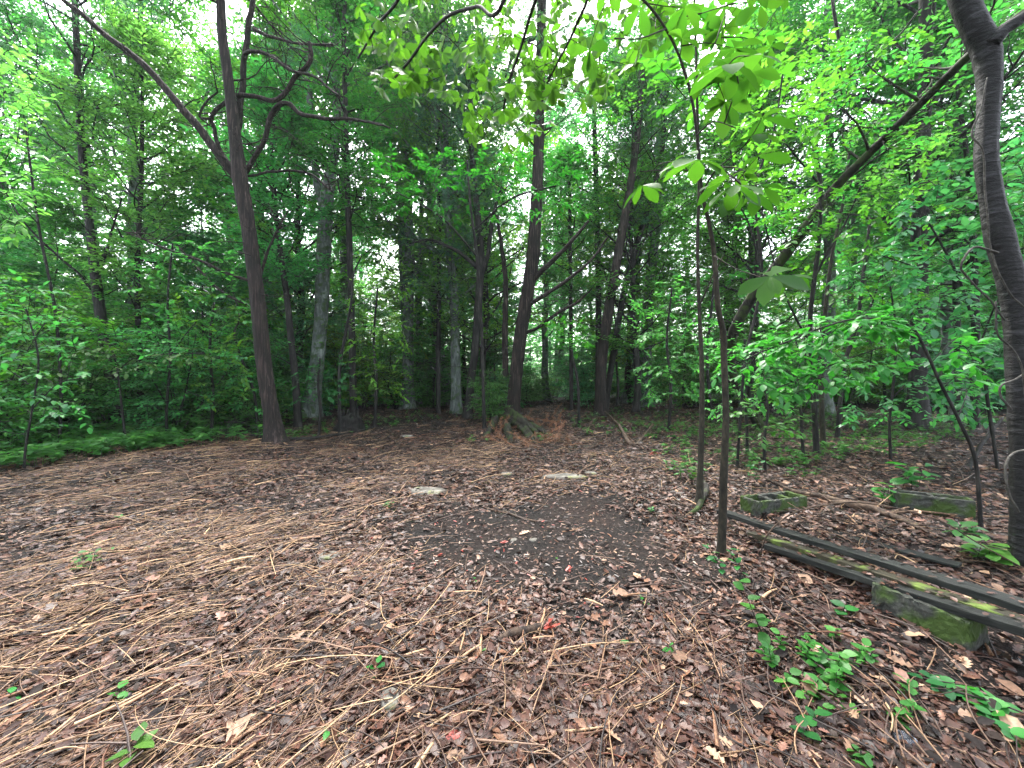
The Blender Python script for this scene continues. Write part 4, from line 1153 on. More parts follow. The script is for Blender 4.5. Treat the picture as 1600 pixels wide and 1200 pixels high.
for i, (lb, px, py, h, nl_, lf, kw) in enumerate([
    ('bright seedling with five leaves at the bottom left edge of the picture', 213, 1192, .10, 6, .085, {}),
    ('small seedling with round leaves among straw in the lower left', 188, 1096, .07, 4, .06, {}),
    ('tiny green sprout at the far left lower edge', 22, 1092, .05, 3, .05, {}),
    ('two-leaved upright seedling at the bottom left of centre', 517, 1158, .05, 3, .055, {}),
    ('seedling with heart-shaped leaves left of the grey bottom stone', 588, 1050, .06, 5, .055, {'tmpl': T_BROAD}),
    ('tiny sprout just left of the red splintered wood', 760, 1020, .04, 3, .035, {}),
    ('small bright sprout right of the red splintered wood', 1003, 944, .06, 4, .05, {}),
    ('twin-leaved sprout in the dark soil right of the red splintered wood', 978, 1010, .05, 3, .05, {}),
    ('flat three-leaved seedling in the litter below the dark soil', 1049, 1024, .04, 4, .06, {}),
    ('low fern-like tuft of green in the straw on the left', 132, 884, .07, 5, .06, {'stems': 7, 'sp': .07, 'tmpl': T_OBOV}),
    ('tiny pale sprout in straw above the lower left seedling', 236, 857, .04, 4, .05, {}),
    ('tiny sprout beyond the fern-like tuft', 187, 812, .05, 4, .06, {}),
    ('small sprout in the soil patch below the stone slab', 741, 910, .04, 4, .04, {}),
    ('little sprout by the pale pebbles in the soil patch', 868, 875, .03, 3, .035, {}),
    ('yellow-green tuft in reddish litter left of the stone slab', 607, 792, .06, 5, .06, {'stems': 3, 'sp': .04}),
    ('young broad-leaved plant leaning over the litter below the planks', 1207, 1020, .40, 9, .085, {'lean': (-.08, .12), 'tmpl': T_BROAD}),
    ('spindly seedling right of the foot of the large-leaved sapling', 1165, 915, .22, 9, .075, {'tmpl': T_OVATE, 'lean': (-.1, .1), 'stems': 2, 'sp': .04}),
    ('dense patch of oval-leaved plants on brown leaves at the lower right', 1300, 1050, .12, 8, .056, {'stems': 20, 'sp': .13, 'tmpl': T_BROAD}),
    ('smaller clump of oval leaves left below the dense patch', 1258, 1085, .08, 6, .052, {'stems': 8, 'sp': .06, 'tmpl': T_BROAD}),
    ('pair of big oval leaves lying by the mossy near block', 1318, 960, .08, 4, .09, {'tmpl': T_BROAD}),
    ('three-leaved sprigs near the bottom right corner, upper one', 1462, 1082, .07, 6, .066, {'stems': 4, 'sp': .05, 'tmpl': T_BROAD}),
    ('three-leaved sprigs near the bottom right corner, middle one', 1540, 1112, .07, 6, .066, {'stems': 6, 'sp': .05, 'tmpl': T_BROAD}),
    ('three-leaved sprigs near the bottom right corner, lowest one', 1578, 1160, .06, 5, .08, {'stems': 2, 'sp': .04, 'tmpl': T_BROAD}),
    ('bright feathery sprig at the bottom edge right of centre', 1320, 1180, .08, 9, .05, {'stems': 3, 'sp': .05}),
    ('low sprig of toothed leaves at the bottom left of the feathery one', 1290, 1160, .07, 6, .06, {'tmpl': T_BROAD, 'stems': 2, 'sp': .05}),
    ('glossy rosette of leaves at the foot of the thick near trunk', 1556, 880, .16, 9, .15, {'tmpl': T_OBOV, 'stems': 3, 'sp': .08}),
    ('glossy-leaved plant between the back block and the thick near trunk', 1518, 840, .12, 8, .14, {'tmpl': T_OBOV, 'stems': 2, 'sp': .08}),
    ('young plant with wide whorled leaves behind the right back block', 1425, 768, .42, 8, .19, {'tmpl': T_OBOV, 'stems': 3, 'sp': .10}),
    ('smaller whorled plant left of the right back block', 1388, 790, .26, 7, .15, {'tmpl': T_OBOV, 'stems': 2, 'sp': .1}),
    ('leafy seedling in front of the two foreground sapling stems', 1075, 760, .25, 10, .08, {'stems': 3, 'sp': .08}),
    ('leafy weed in the litter left of the thin brown sapling', 1018, 800, .07, 6, .05, {'stems': 2, 'sp': .05}),
    ('slender seedling behind the left back block', 1178, 765, .42, 10, .08, {'stems': 2, 'sp': .04}),
    ('small leafy weed behind the fallen log piece', 1245, 745, .20, 9, .09, {'stems': 4, 'sp': .12}),
    ('weed tuft at the foot of the forked cedar', 470, 688, .30, 10, .12, {'stems': 7, 'sp': .25}),
    ('low weed tuft at the left foot of the mossy fallen log', 735, 690, .14, 7, .09, {'stems': 4, 'sp': .14}),
    ('low weed at the right end of the mossy fallen log', 850, 690, .18, 7, .09, {'stems': 4, 'sp': .14}),
]):
    seedling(lb, px, py, h, nl_, lf, 500 + i, **kw)


def rock(name, label, px, py, sx, sy, sz, seed, mat='stone', cat='stone', sink=.4, rz=0.0, group=None):
    rng = np.random.default_rng(seed); g0 = G(px, py)
    nu, nv = 22, 12
    th = np.linspace(0, 2 * math.pi, nu, endpoint=False); ph = np.linspace(-math.pi / 2, math.pi / 2, nv + 2)[1:-1]
    T, Q = np.meshgrid(th, ph)
    x, y, z = np.cos(T) * np.cos(Q), np.sin(T) * np.cos(Q), np.sin(Q)
    x, y = np.sign(x) * np.abs(x) ** .8, np.sign(y) * np.abs(y) ** .8
    r = 1 + .30 * vnoise(x * 2 + z, y * 2 - z, seed, 3) + .03 * rng.normal(size=x.shape)
    V = np.stack([x * r * sx, y * r * sy, np.clip(z * r, -1, .75) * sz], -1).reshape(-1, 3)
    i = np.arange(nv - 1)[:, None] * nu; j = np.arange(nu)[None]; j2 = (j + 1) % nu
    q = np.stack([i + j, i + j2, i + nu + j2, i + nu + j], -1).reshape(-1, 4)
    V = np.vstack([V, [0, 0, -sz], [0, 0, .75 * sz]]); b = nu * nv
    jj = np.arange(nu); jn = (jj + 1) % nu
    t = np.vstack([np.stack([np.full(nu, b), jn, jj], -1), np.stack([np.full(nu, b + 1), (nv - 1) * nu + jj, (nv - 1) * nu + jn], -1)])
    o = MB().add(V, q, t).build(name, M[mat], None, True)
    o.location = (g0[0], g0[1], g0[2] + sz * (1 - 2 * sink)); o.rotation_euler = (0, 0, rz)
    return tag(o, label, cat, group)


rock('stone', 'flat pale stone slab flush with the soil at the top of the dark patch', 671, 770, .26, .14, .05, 1, sink=.40)
rock('stone', 'long flat pale stone half buried right of the small pale one', 885, 747, .33, .12, .05, 2, sink=.40)
rock('stone', 'small pale stone between the slab and the long flat stone', 792, 741, .09, .09, .03, 3)
rock('stone', 'pale lump of stone at the right end of the long flat stone', 922, 742, .10, .07, .05, 4)
rock('stone', 'rounded grey stone lying in the litter near the bottom', 612, 1100, .052, .05, .035, 5, sink=.35)
rock('stone', 'pale stone half hidden under straw left of the soil patch', 512, 872, .09, .07, .035, 6, sink=.35)
rock('stone', 'pale pebble on the dark soil, left of the pair', 803, 845, .035, .03, .02, 7)
rock('stone', 'pale pebble on the dark soil, right of the pair', 834, 846, .04, .03, .025, 8)
M['coal'] = bark_mat('dark_shiny_rock', (.01, .012, .02), (.03, .035, .05), (.14, .16, .2), sc=(30, 30, 30), rough=.2, spec=.8, bump=.8)
rock('stone', 'dark shiny angular lump on the leaves in the lower right corner', 1412, 1160, .045, .04, .03, 9, mat='coal', sink=.3)
rock('stone', 'grey stone in the dark soil path near the far edge', 635, 683, .16, .10, .05, 10, sink=.35)


def stick(name, label, pts, rad, mat, seed, cat='branch', forks=0, group=None, gz_on=True, n=8, wob=.004, kind=None):
    rng = np.random.default_rng(seed)
    pts = np.array(pts, float)
    mb = MB(); O = pts[0]
    tube(mb, pts, rad, n, step=max(.02, np.linalg.norm(pts[-1] - pts[0]) / 30), rough=.05, ridge=.06, seed=seed, wob=wob)
    o = mb.build(name, M[mat], None, True, O); o.location = O
    tag(o, label, cat, group)
    sp, sr = smoothline(pts, rad, .05)
    for i in range(forks):
        s = sp[rng.integers(len(sp) // 4, len(sp) - 1)]; d = unit(pts[-1] - pts[0] + rng.normal(size=3) * .4 * np.linalg.norm(pts[-1] - pts[0])); d[2] = abs(d[2]) * .4 + .05
        f = MB(); L = rng.uniform(.15, .4) * np.linalg.norm(pts[-1] - pts[0])
        tube(f, bline(s, d, L, rng, 5, .2), np.linspace(rad[0] * .4, rad[0] * .12, 6), 5)
        c = f.build('twig', M[mat], o, True, O)
    return o


def gs(pp, up=.01):
    """points on the ground below photo pixels, each lifted by its third value"""
    return [G(p[0], p[1], up + (p[2] if len(p) > 2 else 0)) for p in pp]


stick('fallen_branch', 'broken stick lying across the dark soil patch', gs([(757, 795), (790, 803), (838, 817)], .012), [.008, .011, .012], 'deadwood', 1)
stick('fallen_branch', 'thick bare stick piece right of the red splintered wood', gs([(838, 1022), (862, 1018), (888, 1004)], .014), [.010, .011, .009], 'palewood', 2)
stick('fallen_branch', 'long pale forked root lying across the bottom middle', gs([(705, 1052), (760, 1066), (800, 1076, .01), (850, 1080)], .012), [.005, .008, .008, .005], 'palewood', 3, forks=4)
stick('fallen_branch', 'dark stick lying below the thick bare stick piece', gs([(845, 1128), (880, 1113), (930, 1088)], .012), [.005, .006, .006], 'deadwood', 4, forks=1)
stick('fallen_branch', 'long thin pale stick right of the pale forked root', gs([(870, 1052), (930, 1056), (990, 1062), (1048, 1075)], .012), [.004, .005, .005, .003], 'palewood', 5, forks=2)
stick('fallen_branch', 'thin tan stick above the pale forked root', gs([(850, 1050), (900, 1038), (950, 1032)], .012), [.004, .005, .004], 'palewood', 6, forks=1)
stick('fallen_branch', 'forked pale twig near the bottom edge right of centre', gs([(988, 1200), (966, 1155), (985, 1110), (1012, 1085)], .012), [.005, .006, .005, .003], 'palewood', 7, forks=3)
stick('fallen_branch', 'long dark thin branch running down the lower right litter', gs([(1052, 975), (1120, 1025), (1180, 1090), (1240, 1150), (1300, 1215)], .012), [.003, .004, .006, .007, .008], 'vine', 8, wob=.006)
stick('fallen_branch', 'long thin branch crossing the soil at the far left', gs([(-20, 778), (60, 776), (120, 771)], .02), [.016, .014, .008], 'deadwood', 9)
stick('fallen_branch', 'bundle-like tan branch at the bottom left corner', gs([(-40, 1215), (40, 1150), (110, 1092), (140, 1060)], .02), [.012, .010, .007, .004], 'palewood', 10, forks=7)
stick('fallen_branch', 'second tan bundled branch above the one in the bottom left corner', gs([(-60, 1110), (10, 1040), (45, 1005)], .02), [.014, .010, .005], 'palewood', 11, forks=7)
stick('fallen_branch', 'reddish dark split stick in the straw on the left', gs([(235, 940), (270, 930), (292, 918)], .016), [.008, .014, .006], 'deadwood', 12)
stick('fallen_branch', 'orange brown stick in the straw at the upper left', gs([(140, 824), (170, 822), (206, 820)], .014), [.010, .014, .008], 'palewood', 13)
stick('fallen_branch', 'tan curved branch leaning into the soil left of the patch', gs([(405, 945), (420, 900), (428, 880, .04), (418, 850, .02)], .012), [.004, .006, .006, .004], 'palewood', 14, forks=2)
stick('fallen_branch', 'dark bare stick sticking up in the straw left of the slab', gs([(432, 774), (436, 768, .05), (440, 766, .10)], 0), [.022, .02, .008], 'deadwood', 15)
stick('fallen_branch', 'long dark pole lying along the left edge by the forked cedar', gs([(280, 684), (340, 681), (400, 684), (455, 690), (520, 684), (590, 670)], .05), [.02, .035, .04, .045, .045, .02], 'bark_dark', 16, forks=5)
stick('fallen_branch', 'dark pole lying in the reddish litter beyond the slab', gs([(675, 724), (710, 718), (745, 714)], .03), [.012, .018, .012], 'deadwood', 17, forks=2)
stick('fallen_branch', 'y-shaped dead branch lying beyond the right side of the clearing', gs([(940, 645, .1), (965, 668, .1), (985, 697, .02), (1000, 690, .0), (1020, 678, .25)], .03), [.02, .035, .05, .035, .012], 'deadwood', 18, forks=5)
stick('fallen_branch', 'thin upright dead twig at the right edge of the clearing', [G(991, 775), G(993, 775, .15), G(998, 772, .32)], [.008, .006, .004], 'deadwood', 19, forks=3)
stick('fallen_branch', 'crooked mossy root at the foot of the thin brown sapling', gs([(1100, 762, .06), (1104, 775, .08), (1092, 796, .02), (1078, 805)], .02), [.02, .035, .03, .018], 'bark_moss', 20)
stick('fallen_branch', 'broken limb leaning on the ground left of the thick near trunk', [G(1512, 735), G(1530, 728, .3), G(1565, 720, .75)], [.035, .03, .022], 'bark_dark', 21, forks=2)
stick('fallen_branch', 'long thin stick lying in front of the right back block', gs([(1375, 808), (1440, 806, .02), (1520, 811), (1610, 812)], .03), [.010, .011, .010, .008], 'palewood', 22)
stick('fallen_branch', 'short pale stick pointing at the right back block', gs([(1385, 808), (1420, 800, .04), (1458, 796, .08)], .02), [.010, .011, .006], 'palewood', 23)
stick('fallen_log', 'split rotten limb lying between the two back blocks', gs([(1180, 742), (1225, 765), (1290, 785, .02), (1350, 797), (1400, 815), (1450, 835)], .035), [.012, .022, .03, .032, .028, .012], 'deadwood', 24, cat='log', forks=3, wob=.01)
stick('fallen_log', 'dark rotten limb beside the split pale one behind the planks', gs([(1300, 792), (1345, 800, .02), (1390, 812)], .05), [.03, .05, .025], 'deadwood', 25, cat='log', forks=2)
arch = [P(1188, 868, 3.2), P(1197, 838, 3.15), P(1222, 812, 3.1), P(1262, 795, 3.0), P(1330, 785, 2.9), P(1400, 793, 2.8), P(1470, 815, 2.7), P(1530, 850, 2.6), P(1600, 888, 2.5)]
stick('arching_vine', 'thin arching dead vine looping over the planks', arch, [.006, .006, .006, .006, .006, .005, .005, .004, .003], 'deadwood', 26, cat='vine', wob=.004)
for i, (px, py, rz, s) in enumerate([(655, 1082, 1.2, .05), (690, 1166, .7, .06), (886, 895, .8, .05), (783, 850, .3, .035), (683, 870, .1, .035), (648, 866, 1.3, .03),
                                     (578, 845, .2, .04), (640, 893, .5, .03), (1016, 712, .3, .12), (945, 1125, 1.2, .03), (560, 985, .4, .03), (818, 1120, 1, .03)]):
    rg = np.random.default_rng(700 + i); g0 = G(px, py); mb = MB()
    n_ = 5
    a = rz + rg.normal(size=n_) * .25
    batch(mb, np.tile(g0 + [0, 0, .012], (n_, 1)) + rg.normal(size=(n_, 3)) * [s * .2, s * .2, .003], np.column_stack([np.cos(a), np.sin(a), .2 * np.ones(n_)]),
          np.column_stack([rg.normal(size=(n_, 2)) * .5, np.ones(n_)]), s * rg.uniform(.8, 1.6, n_), T_CHIP)
    o = mb.build('wood_shard', M['redwood'])
    tag(o, 'splintered bright red shard of heartwood lying in the litter', 'wood shard', 'red shards of heartwood in the clearing')
# the big red splintered chunk
sh = stick('wood_chunk', 'splintered chunk of cedar wood with bright red end in the lower middle', gs([(770, 1010), (800, 1000, .02), (835, 992, .03), (858, 984, .03)], .015), [.012, .022, .020, .012], 'deadwood', 30, cat='wood chunk')
mb = MB(); g0 = G(852, 990, .04); n_ = 9; rg = np.random.default_rng(5)
a = np.radians(rg.normal(55, 14, n_))
batch(mb, g0 + rg.normal(size=(n_, 3)) * [.015, .02, .01], np.column_stack([np.cos(a), np.sin(a), rg.normal(size=n_) * .12]), np.column_stack([rg.normal(size=(n_, 2)) * .6, np.ones(n_)]), rg.uniform(.06, .12, n_), T_CHIP)
mb.build('red_splinters', M['redwood'], sh, False, np.array(sh.location))

# stump, mossy log, brush
def lump(name, mat, pts, rad, n, seed, parent, O, rough=.07, ridge=.22, flare=0.0):
    mb = MB(); tube(mb, pts, rad, n, step=.05, rough=rough, ridge=ridge, seed=seed, flare=flare)
    return mb.build(name, M[mat], parent, True, O)


st0 = G(547, 674)
st = thing('tree_stump', 'jagged black stump at the left edge of the clearing behind the dark pole', 'stump', st0); O = np.array(st.location)
lump('trunk', 'bark_dark', [st0 - [0, 0, .1], st0 + [0, 0, .2], st0 + [.02, 0, .42]], [.34, .27, .24], 26, 3, st, O, .05, .2, .5)
for i in range(11):
    a = i * .57; b = st0 + np.array([math.cos(a) * .2, math.sin(a) * .2, .34])
    lump('splinter', 'bark_dark', [b, b + [.01, 0, .12 + .1 * math.sin(i * 2.1)], b + [.03, 0, .2 + .14 * math.sin(i * 2.1)]], [.06, .04, .01], 6, i, st, O)
lg0 = G(800, 678)
lg = thing('fallen_log', 'mossy rotten log end with root spurs at the centre of the far edge', 'log', lg0); O = np.array(lg.location)
lump('trunk', 'bark_moss', [G(768, 655, .25), G(790, 662, .28), G(815, 672, .20), G(838, 682, .06)], [.20, .23, .18, .10], 28, 8, lg, O, .10, .3)
for i, l in enumerate([[(775, 665, .2), (765, 676, .05), (757, 684, 0)], [(815, 672, .15), (828, 684, .05), (836, 694, 0)], [(825, 672, .12), (845, 676, .06), (862, 682, 0)], [(790, 670, .15), (796, 684, .05), (800, 692, 0)]]):
    lump('root', 'bark_moss', gs(l, .0), [.11, .085, .04], 14, i, lg, O, .14, .35)
M['moss_green'] = bark_mat('moss', (.03, .05, .008), (.07, .11, .015), (.13, .17, .03), sc=(40, 40, 40), bump=.6)
dc = MB(); rg = np.random.default_rng(8)
for _ in range(50):
    q = G(rg.uniform(765, 890), rg.uniform(655, 700), .02); bl = bline(q, [rg.normal(), rg.normal(), .35], rg.uniform(.3, .9), rg, 6, .2)
    tube(dc, bl, np.linspace(.007, .002, 7), 4)
    leaves_on(dc, bl[1:5], unit(np.diff(bl, axis=0))[1:5], np.full(4, .15), 6, .09, T_NEED, rg, .6, 40)
o = dc.build('dead_cedar_boughs', M['cedar_dead']); tag(o, 'heap of rusty brown dead cedar boughs around the mossy log', 'brush', None, 'stuff')
br = MB(); rg = np.random.default_rng(18)
for _ in range(150):
    q = G(rg.uniform(300, 425), rg.uniform(664, 684), rg.uniform(0, .5)); bl = bline(q, [rg.normal(), rg.normal(), .3 * rg.normal()], rg.uniform(.5, 1.4), rg, 6, .25)
    bl[:, 2] = np.maximum(bl[:, 2], .02)
    tube(br, bl, np.linspace(rg.uniform(.005, .014), .002, 7), 4)
for _ in range(60):
    q = G(rg.uniform(450, 720), rg.uniform(645, 668), 0); bl = bline(q, [rg.normal(), rg.normal() * .5, .8], rg.uniform(.4, 1.1), rg, 6, .2)
    tube(br, bl, np.linspace(.008, .002, 7), 4)
o = br.build('brush_pile', M['bark_dark']); tag(o, 'tangle of dead twigs piled left of the forked cedar', 'brush', None, 'stuff')

# ------------------------------------------------------------------ blocks and planks
M['block'] = bark_mat('mossy_concrete', (0.0158, 0.0173, 0.0142), (0.0368, 0.0388, 0.0326), (0.0735, 0.0735, 0.0656), sc=(25, 25, 25), bump=.5, moss=(.026, .046, .008), mossamt=.42)
M['board'] = bark_mat('weathered_board', (0.0051, 0.0063, 0.0058), (0.0125, 0.0139, 0.0125), (0.0269, 0.0287, 0.0253), sc=(40, 3, 40), bump=.35, rough=.8, spec=.15)
M['board_tan'] = bark_mat('weathered_tan_board', (0.0072, 0.0064, 0.0033), (0.0178, 0.0156, 0.0078), (0.0355, 0.0302, 0.0160), sc=(40, 3, 40), bump=.35, rough=.8, moss=(0.0780, 0.1170, 0.0195), mossamt=.3)


def box_bm(bm, x0, x1, y0, y1, z0, z1):
    v = [bm.verts.new(c) for c in [(x0, y0, z0), (x1, y0, z0), (x1, y1, z0), (x0, y1, z0), (x0, y0, z1), (x1, y0, z1), (x1, y1, z1), (x0, y1, z1)]]
    for f in [(0, 3, 2, 1), (4, 5, 6, 7), (0, 1, 5, 4), (1, 2, 6, 5), (2, 3, 7, 6), (3, 0, 4, 7)]: bm.faces.new([v[i] for i in f])


def fin(bm, name, mat, bev=.006, sub=2, rough=.004, seed=0):
    bmesh.ops.bevel(bm, geom=list(bm.edges), offset=bev, segments=2, affect='EDGES', profile=.6)
    bmesh.ops.subdivide_edges(bm, edges=[e for e in bm.edges if e.calc_length() > .05], cuts=sub, use_grid_fill=True)
    rg = np.random.default_rng(seed)
    for v in bm.verts:
        v.co += Vector(rg.normal(size=3) * rough)
    me = bpy.data.meshes.new(name); bm.to_mesh(me); bm.free(); me.materials.append(mat)
    o = bpy.data.objects.new(name, me); COL.objects.link(o); return o


def hollow_block(label, A, B, depth, h, cells, seed, fill, name='concrete_block', z=0.0):
    """masonry block whose front lower edge runs A->B on the ground; cell openings face up"""
    A = np.array(A); B = np.array(B); L = np.linalg.norm((B - A)[:2]); ang = math.atan2(B[1] - A[1], B[0] - A[0])
    bm = bmesh.new(); wl = .03
    ws = [0] + [L * (i + 1) / cells for i in range(cells)]
    # top view grid as one closed shell: outer walls and webs joined
    xs_ = [0.0]
    for i in range(cells):
        c0 = L * i / cells + (wl if i == 0 else wl / 2); c1 = L * (i + 1) / cells - (wl if i == cells - 1 else wl / 2)
        xs_ += [c0, c1]
    xs_.append(L); ys_ = [0, wl, depth - wl, depth]
    vt = {}
    def V(i, j, k):
        if (i, j, k) not in vt: vt[(i, j, k)] = bm.verts.new((xs_[i], ys_[j], [0, h][k] if k < 2 else h - fill))
        return vt[(i, j, k)]
    nx_ = len(xs_) - 1
    for i in range(nx_):
        for j in range(3):
            hole = (j == 1 and i % 2 == 1)
            bm.faces.new([V(i, j, 0), V(i, j + 1, 0), V(i + 1, j + 1, 0), V(i + 1, j, 0)])
            if not hole:
                bm.faces.new([V(i, j, 1), V(i + 1, j, 1), V(i + 1, j + 1, 1), V(i, j + 1, 1)])
            else:
                c = [(i, j), (i + 1, j), (i + 1, j + 1), (i, j + 1)]
                for a in range(4):
                    p, q = c[a], c[(a + 1) % 4]
                    bm.faces.new([V(*p, 1), V(*q, 1), V(*q, 2), V(*p, 2)])
                bm.faces.new([V(*c[0], 2), V(*c[1], 2), V(*c[2], 2), V(*c[3], 2)])
    for i in range(nx_):
        bm.faces.new([V(i, 0, 0), V(i + 1, 0, 0), V(i + 1, 0, 1), V(i, 0, 1)]); bm.faces.new([V(i + 1, 3, 0), V(i, 3, 0), V(i, 3, 1), V(i + 1, 3, 1)])
    for j in range(3):
        bm.faces.new([V(0, j + 1, 0), V(0, j, 0), V(0, j, 1), V(0, j + 1, 1)]); bm.faces.new([V(nx_, j, 0), V(nx_, j + 1, 0), V(nx_, j + 1, 1), V(nx_, j, 1)])
    bmesh.ops.recalc_face_normals(bm, faces=bm.faces)
    o = fin(bm, name, M['block'], .010, 5, .0032, seed)
    o.location = (A[0], A[1], float(gz(A[0], A[1])) - .02 + z); o.rotation_euler = (0, 0, ang)
    return tag(o, label, 'concrete block')


hollow_block('mossy concrete block under the near end of the planks', (2.31, 2.55), (2.455, 2.125), .19, .175, 2, 1, .02)
hollow_block('mossy block with slots at the far end of the planks', (2.62, 4.22), (3.28, 4.42), .24, .19, 3, 2, .10)
hollow_block('dark green mossy block lying apart to the right beside the thick near trunk', (4.38, 4.55), (4.92, 4.22), .2, .22, 2, 3, .03)


def plank(label, x0, y0, z0, x1, y1, z1, wd, th, mat, seed, name='plank'):
    a = np.array([x0, y0, z0]); b = np.array([x1, y1, z1]); L = float(np.linalg.norm(b - a))
    bm = bmesh.new(); box_bm(bm, -wd / 2, wd / 2, 0, L, -th, 0)
    bmesh.ops.bevel(bm, geom=list(bm.edges), offset=.004, segments=1, affect='EDGES')
    bmesh.ops.subdivide_edges(bm, edges=[e for e in bm.edges if e.calc_length() > .5], cuts=24, use_grid_fill=True)
    rg = np.random.default_rng(seed)
    for v in bm.verts: v.co += Vector((rg.normal() * .0012 + .006 * math.sin(v.co.y * 2 + seed), 0, rg.normal() * .001 + .004 * math.sin(v.co.y * 3 + seed * 2)))
    me = bpy.data.meshes.new(name); bm.to_mesh(me); bm.free(); me.materials.append(M[mat])
    o = bpy.data.objects.new(name, me); COL.objects.link(o)
    o.location = a; d = Vector(b - a); o.rotation_euler = (math.asin(d.z / L), 0, math.atan2(-d.x, d.y))
    return tag(o, label, 'plank')


plank('dark weathered board farthest back in the pile, reaching the slotted block', 2.15, 4.10, .14, 2.955, 1.50, .335, .105, .04, 'board', 1)
plank('dark board lying second from the back, its left end a little nearer', 2.26, 3.76, .165, 2.875, 1.45, .355, .10, .04, 'board', 2)
plank('golden-tan mossy board lying between the dark boards', 2.20, 3.66, .085, 2.785, 1.40, .342, .095, .04, 'board_tan', 3)
plank('dark board nearest the front of the pile, crossing above the mossy near block', 2.20, 3.42, .07, 2.69, 1.38, .350, .095, .045, 'board', 4)
plank('short flat grey board lying on the leaves behind the planks', 2.95, 4.0, .03, 3.5, 3.1, .04, .12, .02, 'board', 5)


T_LONG = [prism(6, .006, .09, .02), prism(6, .005, -.14, .03), prism(5, .007, .03, .04)]
scatter_stuff('long_straw', 'long pale bark strips and stems lying over the litter on the left and at the bottom', 'straw', M['straw'], 9000, T_LONG, (.22, .62),
              lambda x, y, d, r: (r.uniform(size=len(x)) < strawy(x, y) * (1 - .97 * bare(x, y)) * .55) & edge_ok(x, y, 0), 406, lift=.06, jit=.5, az=AZ, sizegrow=.03, bias=1.3)

# more leafy saplings through the middle distance
sapling('sapling', 'slim maple sapling with flat leafy layers in front of the tall brown cedar', 11.5,
        [(757, 652, 6), (755, 600, 5), (752, 500, 5), (745, 400, 5), (735, 320, 4), (730, 250, 3)], [([(745, 400, 3), (690, 340, 3), (620, 300, 2)], 11.3, 10.5), ([(740, 360, 3), (800, 310, 3), (870, 290, 2)], 11.3, 10.5)],
        [([(560, 240), (900, 235), (910, 330), (720, 350), (570, 320)], 150, 9.5, 12.5)], .15, T_DIA, 'leaf_bright', 221, flat=.15, per=9, tw=.6)
sapling('sapling', 'leafy sapling screening the foot of the mossy leaning trunk', 13.4,
        [(1112, 660, 6), (1110, 630, 5), (1105, 560, 5), (1112, 480, 4), (1120, 400, 3)], [([(1108, 600, 3), (1160, 560, 2), (1200, 540, 2)], 13.4, 13)],
        [([(1020, 430), (1230, 400), (1250, 600), (1040, 620)], 130, 12.4, 15)], .15, T_OVATE, 'leaf_far', 222, flat=.15, per=8, tw=.45)
sapling('sapling', 'leafy sapling in the right open wood near the stout dark trunk', 7.2,
        [(1392, 712, 6), (1390, 660, 5), (1396, 600, 5), (1400, 520, 4), (1390, 440, 3)], [([(1396, 620, 3), (1440, 580, 2), (1500, 570, 2)], 7.2, 7)],
        [([(1300, 560), (1560, 560), (1560, 660), (1320, 660)], 100, 6.2, 8.6), ([(1300, 420), (1460, 400), (1460, 520), (1320, 520)], 60, 6.4, 8.4)], .115, T_OVATE, 'leaf_teal', 223, flat=.12, per=8, tw=.45)
sapling('sapling', 'pale green leafy sapling behind the slotted block', 6.4,
        [(1196, 735, 5), (1194, 690, 5), (1200, 640, 4), (1192, 600, 3)], [], [([(1130, 600), (1280, 600), (1270, 680), (1140, 690)], 46, 5.8, 7.2)], .10, T_OVATE, 'seedling', 224, flat=.12)
sapling('sapling', 'leafy young sapling in the thicket at the left, in front of the slim dark tree', 9.6,
        [(262, 690, 6), (260, 640, 5), (266, 560, 5), (262, 470, 4), (270, 380, 3)], [([(262, 560, 3), (310, 500, 2), (350, 480, 2)], 9.6, 9.2)],
        [([(200, 370), (380, 380), (390, 560), (220, 600)], 150, 8.6, 11)], .12, T_OVATE, 'leaf_far', 225, flat=.15, per=8, tw=.5)
sapling('sapling', 'leafy sapling in the left thicket with bright yellow-green layers', 10.2,
        [(330, 680, 6), (333, 620, 5), (328, 540, 5), (335, 470, 4)], [], [([(270, 450), (400, 460), (390, 640), (290, 650)], 110, 9.4, 11.5)], .125, T_OVATE, 'leaf_bright', 226, flat=.15, per=8, tw=.5)
sapling('sapling', 'leafy sapling behind the dark stump with bright layers', 12.0,
        [(585, 655, 5), (588, 600, 5), (584, 530, 4), (590, 450, 3)], [], [([(540, 400), (640, 420), (640, 620), (550, 630)], 110, 11, 13.5)], .13, T_OVATE, 'leaf_bright', 227, flat=.15, per=8, tw=.5)
sapling('sapling', 'leafy sapling between the crossing cedar pair and the thin brown sapling', 11.0,
        [(1045, 660, 5), (1048, 600, 5), (1042, 530, 4), (1050, 450, 3)], [], [([(985, 450), (1090, 430), (1090, 620), (1000, 630)], 110, 10, 12.5)], .13, T_OVATE, 'leaf_far', 228, flat=.15, per=8, tw=.5)

